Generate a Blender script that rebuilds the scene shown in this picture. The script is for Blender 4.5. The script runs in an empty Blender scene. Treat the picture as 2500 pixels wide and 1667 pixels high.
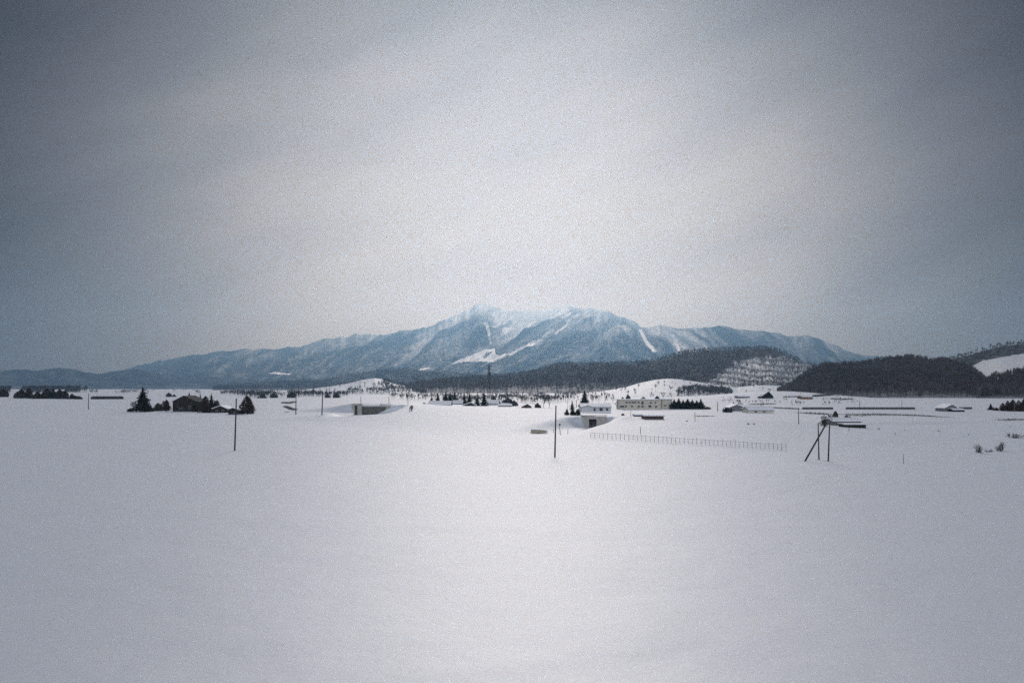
import bpy, math, random
import numpy as np
from mathutils import Vector

# ------------------------------------------------------------------ camera, sky, sun, exposure
H = 12.5                    # eye height above the snow plain (m)
F = 1944.0                  # focal length in photo pixels (28 mm on a 36 mm wide frame)
VH = 945.0                  # row of the horizon
HF = H * F
SC = bpy.context.scene
COL = SC.collection

cam_d = bpy.data.cameras.new("camera")
cam = bpy.data.objects.new("camera", cam_d)
COL.objects.link(cam)
cam.location = (0, 0, H)
cam.rotation_euler = (math.radians(90), 0, 0)
cam_d.sensor_width = 36.0
cam_d.lens = 36.0 * F / 2500.0
cam_d.shift_y = (VH - 833.5) / 2500.0
cam_d.clip_start = 0.5
cam_d.clip_end = 60000
SC.camera = cam

SUN_EL, SUN_AZ = 20.0, 1.0          # degrees; the sun stands behind cloud over the mountain
SUN_STRENGTH, SUN_ANGLE = 1.5, 23.0
SKY_STRENGTH = 0.1
EXPOSURE = -0.9
HAZE_DENSITY = 4.6e-5

sun_d = bpy.data.lights.new("sun", 'SUN')
sun_d.energy = SUN_STRENGTH
sun_d.angle = math.radians(SUN_ANGLE)
sun_d.color = (1.0, 0.98, 0.995)
sun = bpy.data.objects.new("sun", sun_d)
COL.objects.link(sun)
_d = Vector((math.sin(math.radians(SUN_AZ)) * math.cos(math.radians(SUN_EL)),
             math.cos(math.radians(SUN_AZ)) * math.cos(math.radians(SUN_EL)),
             math.sin(math.radians(SUN_EL))))
sun.rotation_euler = (-_d).to_track_quat('-Z', 'Y').to_euler()

SC.view_settings.view_transform = 'Standard'
SC.view_settings.look = 'None'
SC.view_settings.exposure = EXPOSURE
SC.view_settings.gamma = 1.0
SC.view_settings.use_curve_mapping = False
SC.render.engine = 'CYCLES'
SC.cycles.use_denoising = False
SC.cycles.use_adaptive_sampling = True
SC.cycles.adaptive_threshold = 0.03
SC.cycles.adaptive_min_samples = 16
SC.cycles.max_bounces = 6
SC.cycles.volume_bounces = 1
SC.cycles.sample_clamp_indirect = 4.0

world = bpy.data.worlds.new("World")
SC.world = world
world.use_nodes = True
wn, wl = world.node_tree.nodes, world.node_tree.links
wn.clear()


def N(tree_nodes, t, **kw):
    n = tree_nodes.new(t)
    for k, v in kw.items():
        setattr(n, k, v)
    return n


def mth(nodes, links, op, a, b=None, c=None):
    n = nodes.new('ShaderNodeMath')
    n.operation = op
    for i, v in enumerate((a, b, c)):
        if v is None:
            continue
        if isinstance(v, (int, float)):
            n.inputs[i].default_value = v
        else:
            links.new(v, n.inputs[i])
    return n.outputs[0]


def build_world():
    out = N(wn, 'ShaderNodeOutputWorld')
    bg = N(wn, 'ShaderNodeBackground')
    bg.inputs['Strength'].default_value = SKY_STRENGTH
    wl.new(bg.outputs[0], out.inputs[0])
    tc = N(wn, 'ShaderNodeTexCoord')
    m = lambda op, a, b=None, c=None: mth(wn, wl, op, a, b, c)
    sep = N(wn, 'ShaderNodeSeparateXYZ')
    wl.new(tc.outputs['Generated'], sep.inputs[0])
    az = m('ARCTAN2', sep.outputs[0], sep.outputs[1])
    el = m('ARCSINE', sep.outputs[2])
    el = m('ABSOLUTE', el)
    comb = N(wn, 'ShaderNodeCombineXYZ')
    wl.new(az, comb.inputs[0]); wl.new(el, comb.inputs[1])
    # cloud texture, long soft banks tilted up to the right
    mp = N(wn, 'ShaderNodeMapping')
    mp.vector_type = 'TEXTURE'
    mp.inputs['Rotation'].default_value = (0, 0, math.radians(19))
    mp.inputs['Scale'].default_value = (0.5, 0.15, 1)
    wl.new(comb.outputs[0], mp.inputs[0])
    nz = N(wn, 'ShaderNodeTexNoise')
    nz.inputs['Scale'].default_value = 1.6
    nz.inputs['Detail'].default_value = 4
    nz.inputs['Roughness'].default_value = 0.5
    wl.new(mp.outputs[0], nz.inputs[0])
    nf = m('SUBTRACT', nz.outputs[0], 0.5)
    # the thin part of the cloud where the sun stands, low over the mountain
    dx = m('DIVIDE', m('SUBTRACT', az, math.radians(0.8)), math.radians(25.0))
    dy = m('DIVIDE', m('SUBTRACT', el, math.radians(10.5)), math.radians(20.5))
    r2 = m('ADD', m('MULTIPLY', dx, dx), m('MULTIPLY', dy, dy))
    r2 = m('ADD', r2, m('MULTIPLY', nf, 0.62))
    g = m('POWER', 2.718, m('MULTIPLY', m('MAXIMUM', r2, 0.0), -1.0))
    ramp = N(wn, 'ShaderNodeValToRGB')
    cr = ramp.color_ramp
    cr.interpolation = 'LINEAR'
    pts = [(0.0, (0.012, 0.011, 0.014)), (0.10, (0.034, 0.035, 0.043)), (0.30, (0.15, 0.152, 0.168)),
           (0.6, (0.36, 0.34, 0.336)), (0.85, (0.495, 0.453, 0.43)), (1.0, (0.57, 0.505, 0.465))]
    cr.elements[0].position, cr.elements[0].color = pts[0][0], (*pts[0][1], 1)
    cr.elements[1].position, cr.elements[1].color = pts[-1][0], (*pts[-1][1], 1)
    for p, c in pts[1:-1]:
        e = cr.elements.new(p)
        e.color = (*c, 1)
    wl.new(g, ramp.inputs[0])
    # as under any overcast the cloud is paler overhead than low down
    zr = N(wn, 'ShaderNodeMapRange', interpolation_type='SMOOTHSTEP')
    zr.inputs['From Min'].default_value = math.radians(24)
    zr.inputs['From Max'].default_value = math.radians(75)
    wl.new(el, zr.inputs[0])
    zm = N(wn, 'ShaderNodeMix', data_type='RGBA')
    wl.new(zr.outputs[0], zm.inputs[0])
    wl.new(ramp.outputs[0], zm.inputs[6])
    zm.inputs[7].default_value = (0.15, 0.17, 0.21, 1)
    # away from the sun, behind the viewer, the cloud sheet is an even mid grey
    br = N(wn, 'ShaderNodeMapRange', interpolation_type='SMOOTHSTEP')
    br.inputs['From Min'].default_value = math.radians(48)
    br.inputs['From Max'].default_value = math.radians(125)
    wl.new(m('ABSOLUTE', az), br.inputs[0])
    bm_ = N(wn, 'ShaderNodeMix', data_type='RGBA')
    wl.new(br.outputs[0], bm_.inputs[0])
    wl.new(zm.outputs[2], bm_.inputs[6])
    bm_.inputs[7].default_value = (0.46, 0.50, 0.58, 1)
    gain = N(wn, 'ShaderNodeVectorMath', operation='SCALE')
    gain.inputs['Scale'].default_value = 1.0 / (SKY_STRENGTH * 2 ** EXPOSURE) * 1.07
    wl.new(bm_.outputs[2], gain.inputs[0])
    # a trace of clear-sky light leaking through the overcast
    sky = N(wn, 'ShaderNodeTexSky', sky_type='NISHITA')
    sky.sun_disc = False
    sky.sun_elevation = math.radians(SUN_EL)
    sky.sun_rotation = math.radians(SUN_AZ)
    mix = N(wn, 'ShaderNodeMix', data_type='RGBA')
    mix.inputs[0].default_value = 0.006
    wl.new(gain.outputs[0], mix.inputs[6])
    wl.new(sky.outputs[0], mix.inputs[7])
    wl.new(mix.outputs[2], bg.inputs['Color'])


build_world()

# ------------------------------------------------------------------ helpers
S = np.array


def smooth(a, b, x):
    t = np.clip((np.asarray(x, float) - a) / (np.asarray(b) - a), 0, 1)
    return t * t * (3 - 2 * t)


def vnoise(x, y, seed=0):
    x = np.asarray(x, float); y = np.asarray(y, float)
    xi = np.floor(x).astype(np.int64); yi = np.floor(y).astype(np.int64)
    fx = x - xi; fy = y - yi
    fx = fx * fx * (3 - 2 * fx); fy = fy * fy * (3 - 2 * fy)

    def h(i, j):
        n = (i * 374761393 + j * 668265263 + seed * 1442695041) & 0xFFFFFFFF
        n = ((n ^ (n >> 13)) * 1274126177) & 0xFFFFFFFF
        n = n ^ (n >> 16)
        return (n & 0xFFFFFF) / float(0xFFFFFF)
    a = h(xi, yi); b = h(xi + 1, yi); c = h(xi, yi + 1); d = h(xi + 1, yi + 1)
    return (a * (1 - fx) + b * fx) * (1 - fy) + (c * (1 - fx) + d * fx) * fy


def fbm(x, y, seed=0, octv=5, gain=0.5):
    s = 0; a = 1; t = 0
    for o in range(octv):
        s = s + a * vnoise(x * 2 ** o, y * 2 ** o, seed + o * 17); t += a; a *= gain
    return s / t


def ridged(x, y, seed=0, octv=4, gain=0.5):
    s = 0; a = 1; t = 0
    for o in range(octv):
        s = s + a * (1 - np.abs(2 * vnoise(x * 2 ** o, y * 2 ** o, seed + o * 31) - 1)); t += a; a *= gain
    return s / t


def inpoly(px, py, poly):
    px = np.asarray(px, float); py = np.asarray(py, float)
    r = np.zeros(px.shape, bool); n = len(poly); j = n - 1
    for i in range(n):
        xi, yi = poly[i]; xj, yj = poly[j]
        c = ((yi > py) != (yj > py)) & (px < (xj - xi) * (py - yi) / ((yj - yi) + 1e-9) + xi)
        r ^= c; j = i
    return r


# embankment (a snow-covered new road bank crossing the plain)
E1 = (-64.0, 385.0); E2 = (25.5, 271.0)
_el = math.hypot(E2[0] - E1[0], E2[1] - E1[1])
ED = ((E2[0] - E1[0]) / _el, (E2[1] - E1[1]) / _el)
EN = (-ED[1], ED[0])


def ground_z(x, y):
    x = np.asarray(x, float); y = np.asarray(y, float)
    rx = x - E1[0]; ry = y - E1[1]
    s = rx * ED[0] + ry * ED[1]
    d = np.abs(rx * EN[0] + ry * EN[1])
    hgt = np.interp(s, [-60, -18, 0, 60, 100, 122, 150, 200, 260],
                    [0, 4.2, 4.4, 4.2, 3.7, 3.1, 3.5, 2.6, 0.0])
    toe = np.interp(s, [-60, -20, -10, 22, 42, 260], [45, 19, 12, 12, 80, 80])
    inner = np.interp(s, [-60, -16, -8, 24, 40], [6, 6, 1, 1, 6])
    w = 1 - smooth(inner, toe, d)
    # cutting kept open in front of the right underpass
    cx, cy = x - 24.5, y - 243.5
    along = -(0.42 * cx + 0.907 * cy); across = 0.907 * cx - 0.42 * cy
    cut = (1 - smooth(3.2, 10.0 + 0.05 * np.maximum(along, 0), np.abs(across))) * smooth(-3, -0.5, along) * (1 - smooth(30, 75, along))
    w = w * (1 - cut)
    cut = (1 - smooth(9.5, 14, np.abs(x + 60))) * smooth(-0.4, 1.0, 357.5 - y) * (1 - smooth(25, 60, 357.5 - y))
    w = w * (1 - cut)
    z = hgt * w
    z = z + 3.0 * np.exp(-(((x + 78) / 26) ** 2 + ((y - 520) / 55) ** 2))      # snow heap behind the left underpass
    z = z + 0.8 * np.exp(-(((x - 31.0) / 5) ** 2 + ((y - 239) / 6) ** 2))  # drift right of the underpass mouth
    z = z + 1.3 * np.exp(-(((x + 49) / 5) ** 2 + ((y - 351) / 6) ** 2))
    z = z + 8.3 * np.exp(-((x - 295) / 68) ** 2 - ((y - 890) / 110) ** 2)         # open rise below the right hill
    z = z + 0.5 * (fbm(x / 60.0, y / 60.0, 3, 3) - 0.5) * smooth(20, 120, y)
    z = z + 0.14 * (fbm(x / 7.0, y / 4.0, 9, 3) - 0.5)
    z = z - 0.9 * np.exp(-((y - (268 + 0.18 * (x - 90))) / 7.0) ** 2) * smooth(75, 95, x) * (1 - smooth(150, 190, x))
    return z


def gz(x, y):
    return float(ground_z(np.array([x]), np.array([y]))[0])


_YS = np.geomspace(60, 7000, 2600)


def base(u, v):
    """point of the snow surface seen at photo pixel (u, v)"""
    k = (u - 1250.0) / F
    line = H - (v - VH) / F * _YS
    hit = np.nonzero(line <= ground_z(k * _YS, _YS) * (1 - smooth(900, 1500, _YS)))[0]
    Y = float(_YS[hit[0]]) if len(hit) else HF / (v - VH)
    return (k * Y, Y)


def flat(u, v):
    """point of the level plain behind pixel (u, v), for things whose foot is hidden"""
    Y = HF / (v - VH)
    return ((u - 1250.0) / F * Y, Y)


# ------------------------------------------------------------------ materials
def new_mat(name):
    m = bpy.data.materials.new(name)
    m.use_nodes = True
    m.node_tree.nodes.clear()
    return m, m.node_tree.nodes, m.node_tree.links


def solid(name, col, rough=0.8, var=0.25, scale=3.0, spec=0.3, metallic=0.0):
    m, n, l = new_mat(name)
    out = N(n, 'ShaderNodeOutputMaterial')
    b = N(n, 'ShaderNodeBsdfPrincipled')
    b.inputs['Roughness'].default_value = rough
    b.inputs['Specular IOR Level'].default_value = spec
    b.inputs['Metallic'].default_value = metallic
    g = N(n, 'ShaderNodeNewGeometry')
    nz = N(n, 'ShaderNodeTexNoise')
    nz.inputs['Scale'].default_value = scale
    nz.inputs['Detail'].default_value = 4
    l.new(g.outputs['Position'], nz.inputs[0])
    r = N(n, 'ShaderNodeValToRGB')
    r.color_ramp.elements[0].position = 0.3
    r.color_ramp.elements[1].position = 0.7
    r.color_ramp.elements[0].color = (*[c * (1 - var) for c in col], 1)
    r.color_ramp.elements[1].color = (*[min(1, c * (1 + var)) for c in col], 1)
    l.new(nz.outputs[0], r.inputs[0])
    l.new(r.outputs[0], b.inputs['Base Color'])
    bp = N(n, 'ShaderNodeBump')
    bp.inputs['Strength'].default_value = 0.3
    bp.inputs['Distance'].default_value = 0.05
    l.new(nz.outputs[0], bp.inputs['Height'])
    l.new(bp.outputs[0], b.inputs['Normal'])
    l.new(b.outputs[0], out.inputs[0])
    return m


SNOW_GLOSS = 0.70
SNOW_ROUGH = 0.665


def snow_shader(n, l, col=(0.74, 0.79, 0.87), bump=True, scale=1.0, gloss=None):
    """settled snow: diffuse body plus the broad forward-scattered sheen of a wind crust"""
    d = N(n, 'ShaderNodeBsdfDiffuse')
    d.inputs['Color'].default_value = (*col, 1)
    gl = N(n, 'ShaderNodeBsdfGlossy')
    gl.inputs['Color'].default_value = (0.955, 0.955, 0.965, 1)
    gl.inputs['Roughness'].default_value = SNOW_ROUGH
    mx = N(n, 'ShaderNodeMixShader')
    mx.inputs[0].default_value = SNOW_GLOSS if gloss is None else gloss
    l.new(d.outputs[0], mx.inputs[1]); l.new(gl.outputs[0], mx.inputs[2])
    if bump:
        g = N(n, 'ShaderNodeNewGeometry')
        hs = []
        for sc, de in ((0.35 * scale, 3), (9.0 * scale, 4)):
            z = N(n, 'ShaderNodeTexNoise')
            z.inputs['Scale'].default_value = sc
            z.inputs['Detail'].default_value = de
            l.new(g.outputs['Position'], z.inputs[0])
            hs.append(z.outputs[0])
        b1 = N(n, 'ShaderNodeBump')
        b1.inputs['Strength'].default_value = 0.22
        b1.inputs['Distance'].default_value = 0.25
        l.new(hs[0], b1.inputs['Height'])
        b2 = N(n, 'ShaderNodeBump')
        b2.inputs['Strength'].default_value = 0.25
        b2.inputs['Distance'].default_value = 0.02
        l.new(hs[1], b2.inputs['Height'])
        l.new(b1.outputs[0], b2.inputs['Normal'])
        l.new(b2.outputs[0], d.inputs['Normal'])
        l.new(b2.outputs[0], gl.inputs['Normal'])
    return mx.outputs[0]


def snow_mat(name):
    m, n, l = new_mat(name)
    out = N(n, 'ShaderNodeOutputMaterial')
    l.new(snow_shader(n, l), out.inputs[0])
    return m


def wooded_mat(name, tree_col, noise_scale, cover_attr='snow', contrast=0.25):
    """forest floor seen from afar: bare wood over snow, mixed by a per-vertex snow share"""
    m, n, l = new_mat(name)
    out = N(n, 'ShaderNodeOutputMaterial')
    sn = snow_shader(n, l, col=(0.80, 0.80, 0.82), bump=False, gloss=0.75)
    d = N(n, 'ShaderNodeBsdfDiffuse')
    d.inputs['Color'].default_value = (*tree_col, 1)
    at = N(n, 'ShaderNodeAttribute')
    at.attribute_name = cover_attr
    g = N(n, 'ShaderNodeNewGeometry')
    mp = N(n, 'ShaderNodeMapping')
    mp.inputs['Scale'].default_value = (1, 1, 0.55)
    l.new(g.outputs['Position'], mp.inputs[0])
    z = N(n, 'ShaderNodeTexNoise')
    z.inputs['Scale'].default_value = noise_scale
    z.inputs['Detail'].default_value = 5
    z.inputs['Roughness'].default_value = 0.65
    l.new(mp.outputs[0], z.inputs[0])
    f = mth(n, l, 'ADD', at.outputs['Fac'], mth(n, l, 'MULTIPLY', mth(n, l, 'SUBTRACT', z.outputs[0], 0.5), contrast * 4))
    f = mth(n, l, 'MINIMUM', mth(n, l, 'MAXIMUM', f, 0.0), 1.0)
    mx = N(n, 'ShaderNodeMixShader')
    l.new(f, mx.inputs[0])
    l.new(d.outputs[0], mx.inputs[1]); l.new(sn, mx.inputs[2])
    l.new(mx.outputs[0], out.inputs[0])
    return m


M = {}
M['snow'] = snow_mat('snow')
M['mountain'] = wooded_mat('mountain_forest_haze_tint', (0.085, 0.118, 0.155), 0.010, contrast=0.30)  # blue of the distance haze is mixed into the tree colour
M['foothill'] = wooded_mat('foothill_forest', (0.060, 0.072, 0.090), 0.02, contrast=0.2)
M['hill'] = wooded_mat('hill_forest_floor', (0.06, 0.06, 0.062), 0.05, contrast=0.25)
M['bark'] = solid('bark', (0.050, 0.040, 0.036), var=0.4, scale=6)
M['twig'] = solid('twigs', (0.060, 0.046, 0.042), var=0.4, scale=1.5)
M['greytwig'] = solid('grey_twigs', (0.085, 0.085, 0.09), var=0.35, scale=1.0)
M['needle'] = solid('conifer_needles', (0.026, 0.034, 0.028), var=0.5, scale=1.2)
M['leaf'] = solid('dry_leaves', (0.055, 0.040, 0.034), var=0.5, scale=1.5)
M['hedge'] = solid('olive_foliage', (0.085, 0.082, 0.055), var=0.35, scale=1.5)
M['forest'] = solid('bare_forest', (0.108, 0.092, 0.092), var=0.35, scale=0.02)
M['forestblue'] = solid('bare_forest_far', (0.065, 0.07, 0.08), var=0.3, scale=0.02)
M['pole'] = solid('weathered_pole', (0.045, 0.042, 0.040), var=0.3, scale=5)
M['metal'] = solid('grey_metal', (0.16, 0.17, 0.18), rough=0.5, var=0.2, metallic=0.4)
M['darkmetal'] = solid('dark_metal', (0.07, 0.075, 0.08), rough=0.5, var=0.2)
M['wire'] = solid('wire', (0.40, 0.40, 0.41), rough=0.5, var=0.1)
M['concrete'] = solid('concrete', (0.44, 0.42, 0.38), var=0.22, scale=0.9)
M['concdark'] = solid('dark_concrete', (0.13, 0.125, 0.118), var=0.35, scale=1.2)  # darker, mottled concrete tone
M['tan'] = solid('tan_concrete', (0.42, 0.36, 0.26), var=0.15, scale=1.5)
M['darkwood'] = solid('dark_weathered_wood', (0.028, 0.024, 0.023), var=0.35, scale=2)
M['redwood'] = solid('red_brown_boards', (0.11, 0.062, 0.05), var=0.3, scale=2)
M['greyboard'] = solid('grey_boards', (0.20, 0.20, 0.20), var=0.3, scale=2)
M['cream'] = solid('cream_render', (0.62, 0.56, 0.47), var=0.12, scale=0.6)
M['white'] = solid('white_siding', (0.66, 0.66, 0.66), var=0.08, scale=0.8)
M['paletan'] = solid('pale_tan_siding', (0.66, 0.61, 0.53), var=0.12, scale=0.8)
M['roof'] = solid('dark_roof_sheet', (0.045, 0.045, 0.047), rough=0.9, var=0.2, scale=2)
M['glass'] = solid('window_glass', (0.03, 0.036, 0.042), rough=0.15, var=0.2, spec=0.5)
M['frame'] = solid('window_frame', (0.35, 0.35, 0.35), var=0.1)
M['red'] = solid('red_paint', (0.35, 0.05, 0.04), var=0.15)
M['orange'] = solid('rust', (0.22, 0.12, 0.075), var=0.35, scale=1.5)
M['mirror'] = solid('sign_back', (0.13, 0.12, 0.12), rough=0.4, var=0.2)
M['grass'] = solid('dead_grass', (0.15, 0.15, 0.135), var=0.4, scale=0.7)


# ------------------------------------------------------------------ mesh builder
class MB:
    def __init__(self):
        self.v = []; self.f = []

    def quad(self, a, b, c, d):
        i = len(self.v); self.v += [a, b, c, d]; self.f.append((i, i + 1, i + 2, i + 3))

    def tri(self, a, b, c):
        i = len(self.v); self.v += [a, b, c]; self.f.append((i, i + 1, i + 2))

    def box(self, x0, x1, y0, y1, z0, z1):
        i = len(self.v)
        self.v += [(x0, y0, z0), (x1, y0, z0), (x1, y1, z0), (x0, y1, z0), (x0, y0, z1), (x1, y0, z1), (x1, y1, z1), (x0, y1, z1)]
        for q in ((0, 3, 2, 1), (4, 5, 6, 7), (0, 1, 5, 4), (1, 2, 6, 5), (2, 3, 7, 6), (3, 0, 4, 7)):
            self.f.append(tuple(i + k for k in q))
        return self

    def prism(self, poly, y0, y1):
        """polygon in x,z (counter-clockwise seen from -y) extruded along y"""
        i = len(self.v); n = len(poly)
        self.v += [(x, y0, z) for x, z in poly] + [(x, y1, z) for x, z in poly]
        self.f.append(tuple(range(i, i + n)))
        self.f.append(tuple(range(i + 2 * n - 1, i + n - 1, -1)))
        for k in range(n):
            k2 = (k + 1) % n
            self.f.append((i + k, i + n + k, i + n + k2, i + k2))
        return self

    def prism_x(self, poly, x0, x1):
        i = len(self.v); n = len(poly)
        self.v += [(x0, y, z) for y, z in poly] + [(x1, y, z) for y, z in poly]
        self.f.append(tuple(range(i, i + n)))
        self.f.append(tuple(range(i + 2 * n - 1, i + n - 1, -1)))
        for k in range(n):
            k2 = (k + 1) % n
            self.f.append((i + k, i + n + k, i + n + k2, i + k2))
        return self

    def tube(self, a, b, ra, rb, n=8, cap=True):
        a = Vector(a); b = Vector(b); d = (b - a)
        if d.length < 1e-6:
            return self
        d.normalize()
        t = Vector((1, 0, 0)) if abs(d.x) < 0.8 else Vector((0, 1, 0))
        u = d.cross(t).normalized(); w = d.cross(u)
        i = len(self.v)
        for c, r in ((a, ra), (b, rb)):
            for k in range(n):
                an = 2 * math.pi * k / n
                self.v.append(tuple(c + u * (r * math.cos(an)) + w * (r * math.sin(an))))
        for k in range(n):
            k2 = (k + 1) % n
            self.f.append((i + k, i + k2, i + n + k2, i + n + k))
        if cap:
            self.f.append(tuple(i + n + k for k in range(n)))
            self.f.append(tuple(i + n - 1 - k for k in range(n)))
        return self

    def mesh(self, name):
        me = bpy.data.meshes.new(name)
        me.from_pydata(self.v, [], self.f)
        me.update()
        return me


def link_mesh(name, me, mat, parent=None, loc=(0, 0, 0)):
    o = bpy.data.objects.new(name, me)
    if mat is not None and len(me.materials) == 0:
        me.materials.append(mat)
    COL.objects.link(o)
    o.location = loc
    if parent is not None:
        o.parent = parent
    return o


def part(name, mb, mat, parent, loc=(0, 0, 0)):
    return link_mesh(name, mb.mesh(name), mat, parent, loc)


def thing(name, label, cat, loc, rotz=0.0, group=None):
    o = bpy.data.objects.new(name, None)
    o.empty_display_size = 0.5
    COL.objects.link(o)
    o.location = loc
    o.rotation_euler = (0, 0, rotz)
    o['label'] = label
    o['category'] = cat
    if group:
        o['group'] = group
    return o


def grid_mesh(name, X, Y, Z, mat, attr=None, kind='structure', smooth_shade=True):
    r, c = X.shape
    me = bpy.data.meshes.new(name)
    co = np.stack([X, Y, Z], -1).reshape(-1, 3).astype(np.float32)
    idx = np.arange(r * c).reshape(r, c)
    q = np.stack([idx[:-1, :-1], idx[:-1, 1:], idx[1:, 1:], idx[1:, :-1]], -1).reshape(-1, 4)
    me.vertices.add(len(co)); me.vertices.foreach_set('co', co.ravel())
    me.loops.add(q.size); me.loops.foreach_set('vertex_index', q.ravel().astype(np.int32))
    me.polygons.add(len(q))
    me.polygons.foreach_set('loop_start', np.arange(0, q.size, 4, dtype=np.int32))
    me.polygons.foreach_set('loop_total', np.full(len(q), 4, np.int32))
    me.update()
    if smooth_shade:
        me.polygons.foreach_set('use_smooth', np.ones(len(q), bool))
    if attr is not None:
        a = me.attributes.new('snow', 'FLOAT', 'POINT')
        a.data.foreach_set('value', attr.ravel().astype(np.float32))
    o = link_mesh(name, me, mat)
    o['kind'] = kind
    return o


def tris_mesh(name, tris, mat, parent=None):
    """tris: (n,3,3) array -> one mesh"""
    n = len(tris)
    me = bpy.data.meshes.new(name)
    me.vertices.add(3 * n); me.vertices.foreach_set('co', tris.reshape(-1).astype(np.float32))
    me.loops.add(3 * n); me.loops.foreach_set('vertex_index', np.arange(3 * n, dtype=np.int32))
    me.polygons.add(n)
    me.polygons.foreach_set('loop_start', np.arange(0, 3 * n, 3, dtype=np.int32))
    me.polygons.foreach_set('loop_total', np.full(n, 3, np.int32))
    me.update()
    return link_mesh(name, me, mat, parent)


# ------------------------------------------------------------------ ground
def build_ground():
    rows = np.concatenate([np.linspace(-150, 5, 20, endpoint=False), 5 * (150 / 5) ** np.linspace(0, 1, 100, endpoint=False),
                           np.linspace(150, 480, 210, endpoint=False), 480 * (13500 / 480) ** np.linspace(0, 1, 90)])
    cols = np.linspace(-1, 1, 420)
    Y = np.repeat(rows[:, None], len(cols), 1)
    X = cols[None, :] * (70 + 0.95 * np.maximum(Y, 0))
    Z = ground_z(X, Y)
    Z = Z * (1 - smooth(900, 1500, Y)) + np.where(Y > 900, -1.0, 0) * smooth(900, 3000, Y)
    grid_mesh('ground', X, Y, Z, M['snow'])


build_ground()

# ------------------------------------------------------------------ hills and mountain
PISTES = [  # bright clearings on the big mountain, in photo pixels
    [(1103, 889), (1122, 878), (1150, 867), (1185, 853), (1208, 851), (1209, 864), (1222, 868), (1250, 858), (1236, 868),
     (1222, 876), (1205, 884), (1180, 882), (1160, 882), (1133, 883)],
    [(1282, 845), (1296, 833), (1322, 827), (1325, 828), (1312, 838), (1296, 846)],
    [(1240, 866), (1262, 851), (1281, 844), (1290, 843), (1268, 855), (1246, 869)],
    [(1322, 824), (1334, 810), (1350, 804), (1353, 807), (1340, 815), (1330, 822)],
    [(1352, 816), (1364, 806), (1378, 796), (1388, 783), (1386, 792), (1374, 805), (1358, 815)],
    [(1352, 755), (1368, 748), (1385, 753), (1396, 766), (1384, 774), (1362, 778), (1340, 778), (1345, 765)],
    [(1285, 796), (1290, 786), (1306, 779), (1312, 783), (1302, 792), (1289, 800)],
    [(1244, 775), (1252, 768), (1264, 768), (1266, 776), (1259, 787), (1253, 788)],
    [(1180, 788), (1190, 787), (1194, 800), (1200, 838), (1197, 841), (1190, 812), (1186, 797)],
    [(1226, 806), (1234, 798), (1248, 803), (1240, 810), (1234, 820)],
    [(1290, 788), (1296, 772), (1330, 756), (1345, 752), (1325, 766), (1304, 780)],
    [(1376, 785), (1400, 770), (1424, 760), (1405, 774), (1388, 786)],
    [(1096, 780), (1112, 764), (1125, 752), (1116, 768), (1113, 783)],
    [(1640, 817), (1645, 817), (1655, 838), (1660, 854), (1656, 858), (1646, 836)],
    [(1560, 803), (1568, 806), (1582, 835), (1604, 858), (1594, 858), (1574, 835)],
    [(1013, 906), (1030, 900), (1048, 897), (1050, 899), (1034, 904), (1020, 908)],
    [(655, 911), (672, 908), (690, 910), (712, 912), (700, 915), (670, 913)],
]
HOLES = [[(1178, 872), (1186, 862), (1204, 856), (1199, 863), (1190, 872), (1184, 876)]]


def hill(name, sky, foot_v, Yf, Yr, mat, seed, rows=70, du=3.0, spur=1.0, spur_w=60.0, prof=0.85, snow_fn=None,
         back=0.35, back_drop=0.5, bump_m=0.0, shear=None, jag=None):
    su = [p[0] for p in sky]; sv = [p[1] for p in sky]
    us = np.arange(su[0], su[-1] + du, du)
    top = np.interp(us, su, sv)
    top = top + (fbm(us / 16.0, us * 0 + seed, seed + 5, 4) - 0.5) * (jag or 5.0 * spur)
    nb = max(6, int(rows * back))
    t = np.concatenate([np.linspace(0, 1, rows), 1 + np.linspace(0, back, nb + 1)[1:]])
    U, T = np.meshgrid(us, t)
    TOP = np.repeat(top[None, :], len(t), 0)
    FV = np.interp(us, [p[0] for p in foot_v], [p[1] for p in foot_v]) if isinstance(foot_v, list) else np.full(len(us), float(foot_v))
    FV = np.maximum(FV, VH + HF / Yf + 0.5)
    FV = np.repeat(FV[None, :], len(t), 0)
    Tc = np.clip(T, 0, 1)
    V = FV + (TOP - FV) * (Tc ** prof)
    amp = (FV - TOP)
    # spurs and gullies running down from the crest
    wob = (vnoise(T * 3.0, U / 90.0, seed + 2) - 0.5) * 50
    sh = 0 if shear is None else shear(U) * (V - 800)
    wob2 = (fbm(U / 45.0, V / 30.0, seed + 3, 3) - 0.5) * 40 if shear is not None else 0
    rd = ridged((U + wob + wob2 + sh) / spur_w, T * 1.1 + U / 400.0, seed, 4) - 0.62
    env = np.sin(np.pi * Tc) ** 0.9
    V = V - rd * amp * 0.42 * spur * env
    V = np.minimum(V, FV + 4)
    tb = np.clip(T - 1, 0, None) / max(back, 1e-3)
    Y = Yf + (Yr - Yf) * T
    X = (U - 1250) / F * Y
    Z = H - (V - VH) / F * Y
    Z = np.where(T > 1, (H - (TOP - VH) / F * Yr) * (1 - back_drop * tb ** 1.4) - 2 * tb, Z)
    if bump_m:
        Z = Z + (fbm(X / 60, Y / 60, seed + 8, 3) - 0.5) * bump_m * Tc
    Z = np.where(T == 0, Z - 3, Z)
    Vp = VH - (Z - H) / Y * F
    sn = snow_fn(U, Vp, T, rd, TOP, FV) if snow_fn else np.zeros_like(U)
    o = grid_mesh(name, X, Y, Z, mat, sn)
    return dict(U=U, V=Vp, T=T, X=X, Y=Y, Z=Z, obj=o, sn=sn, us=us, t=t)


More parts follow.
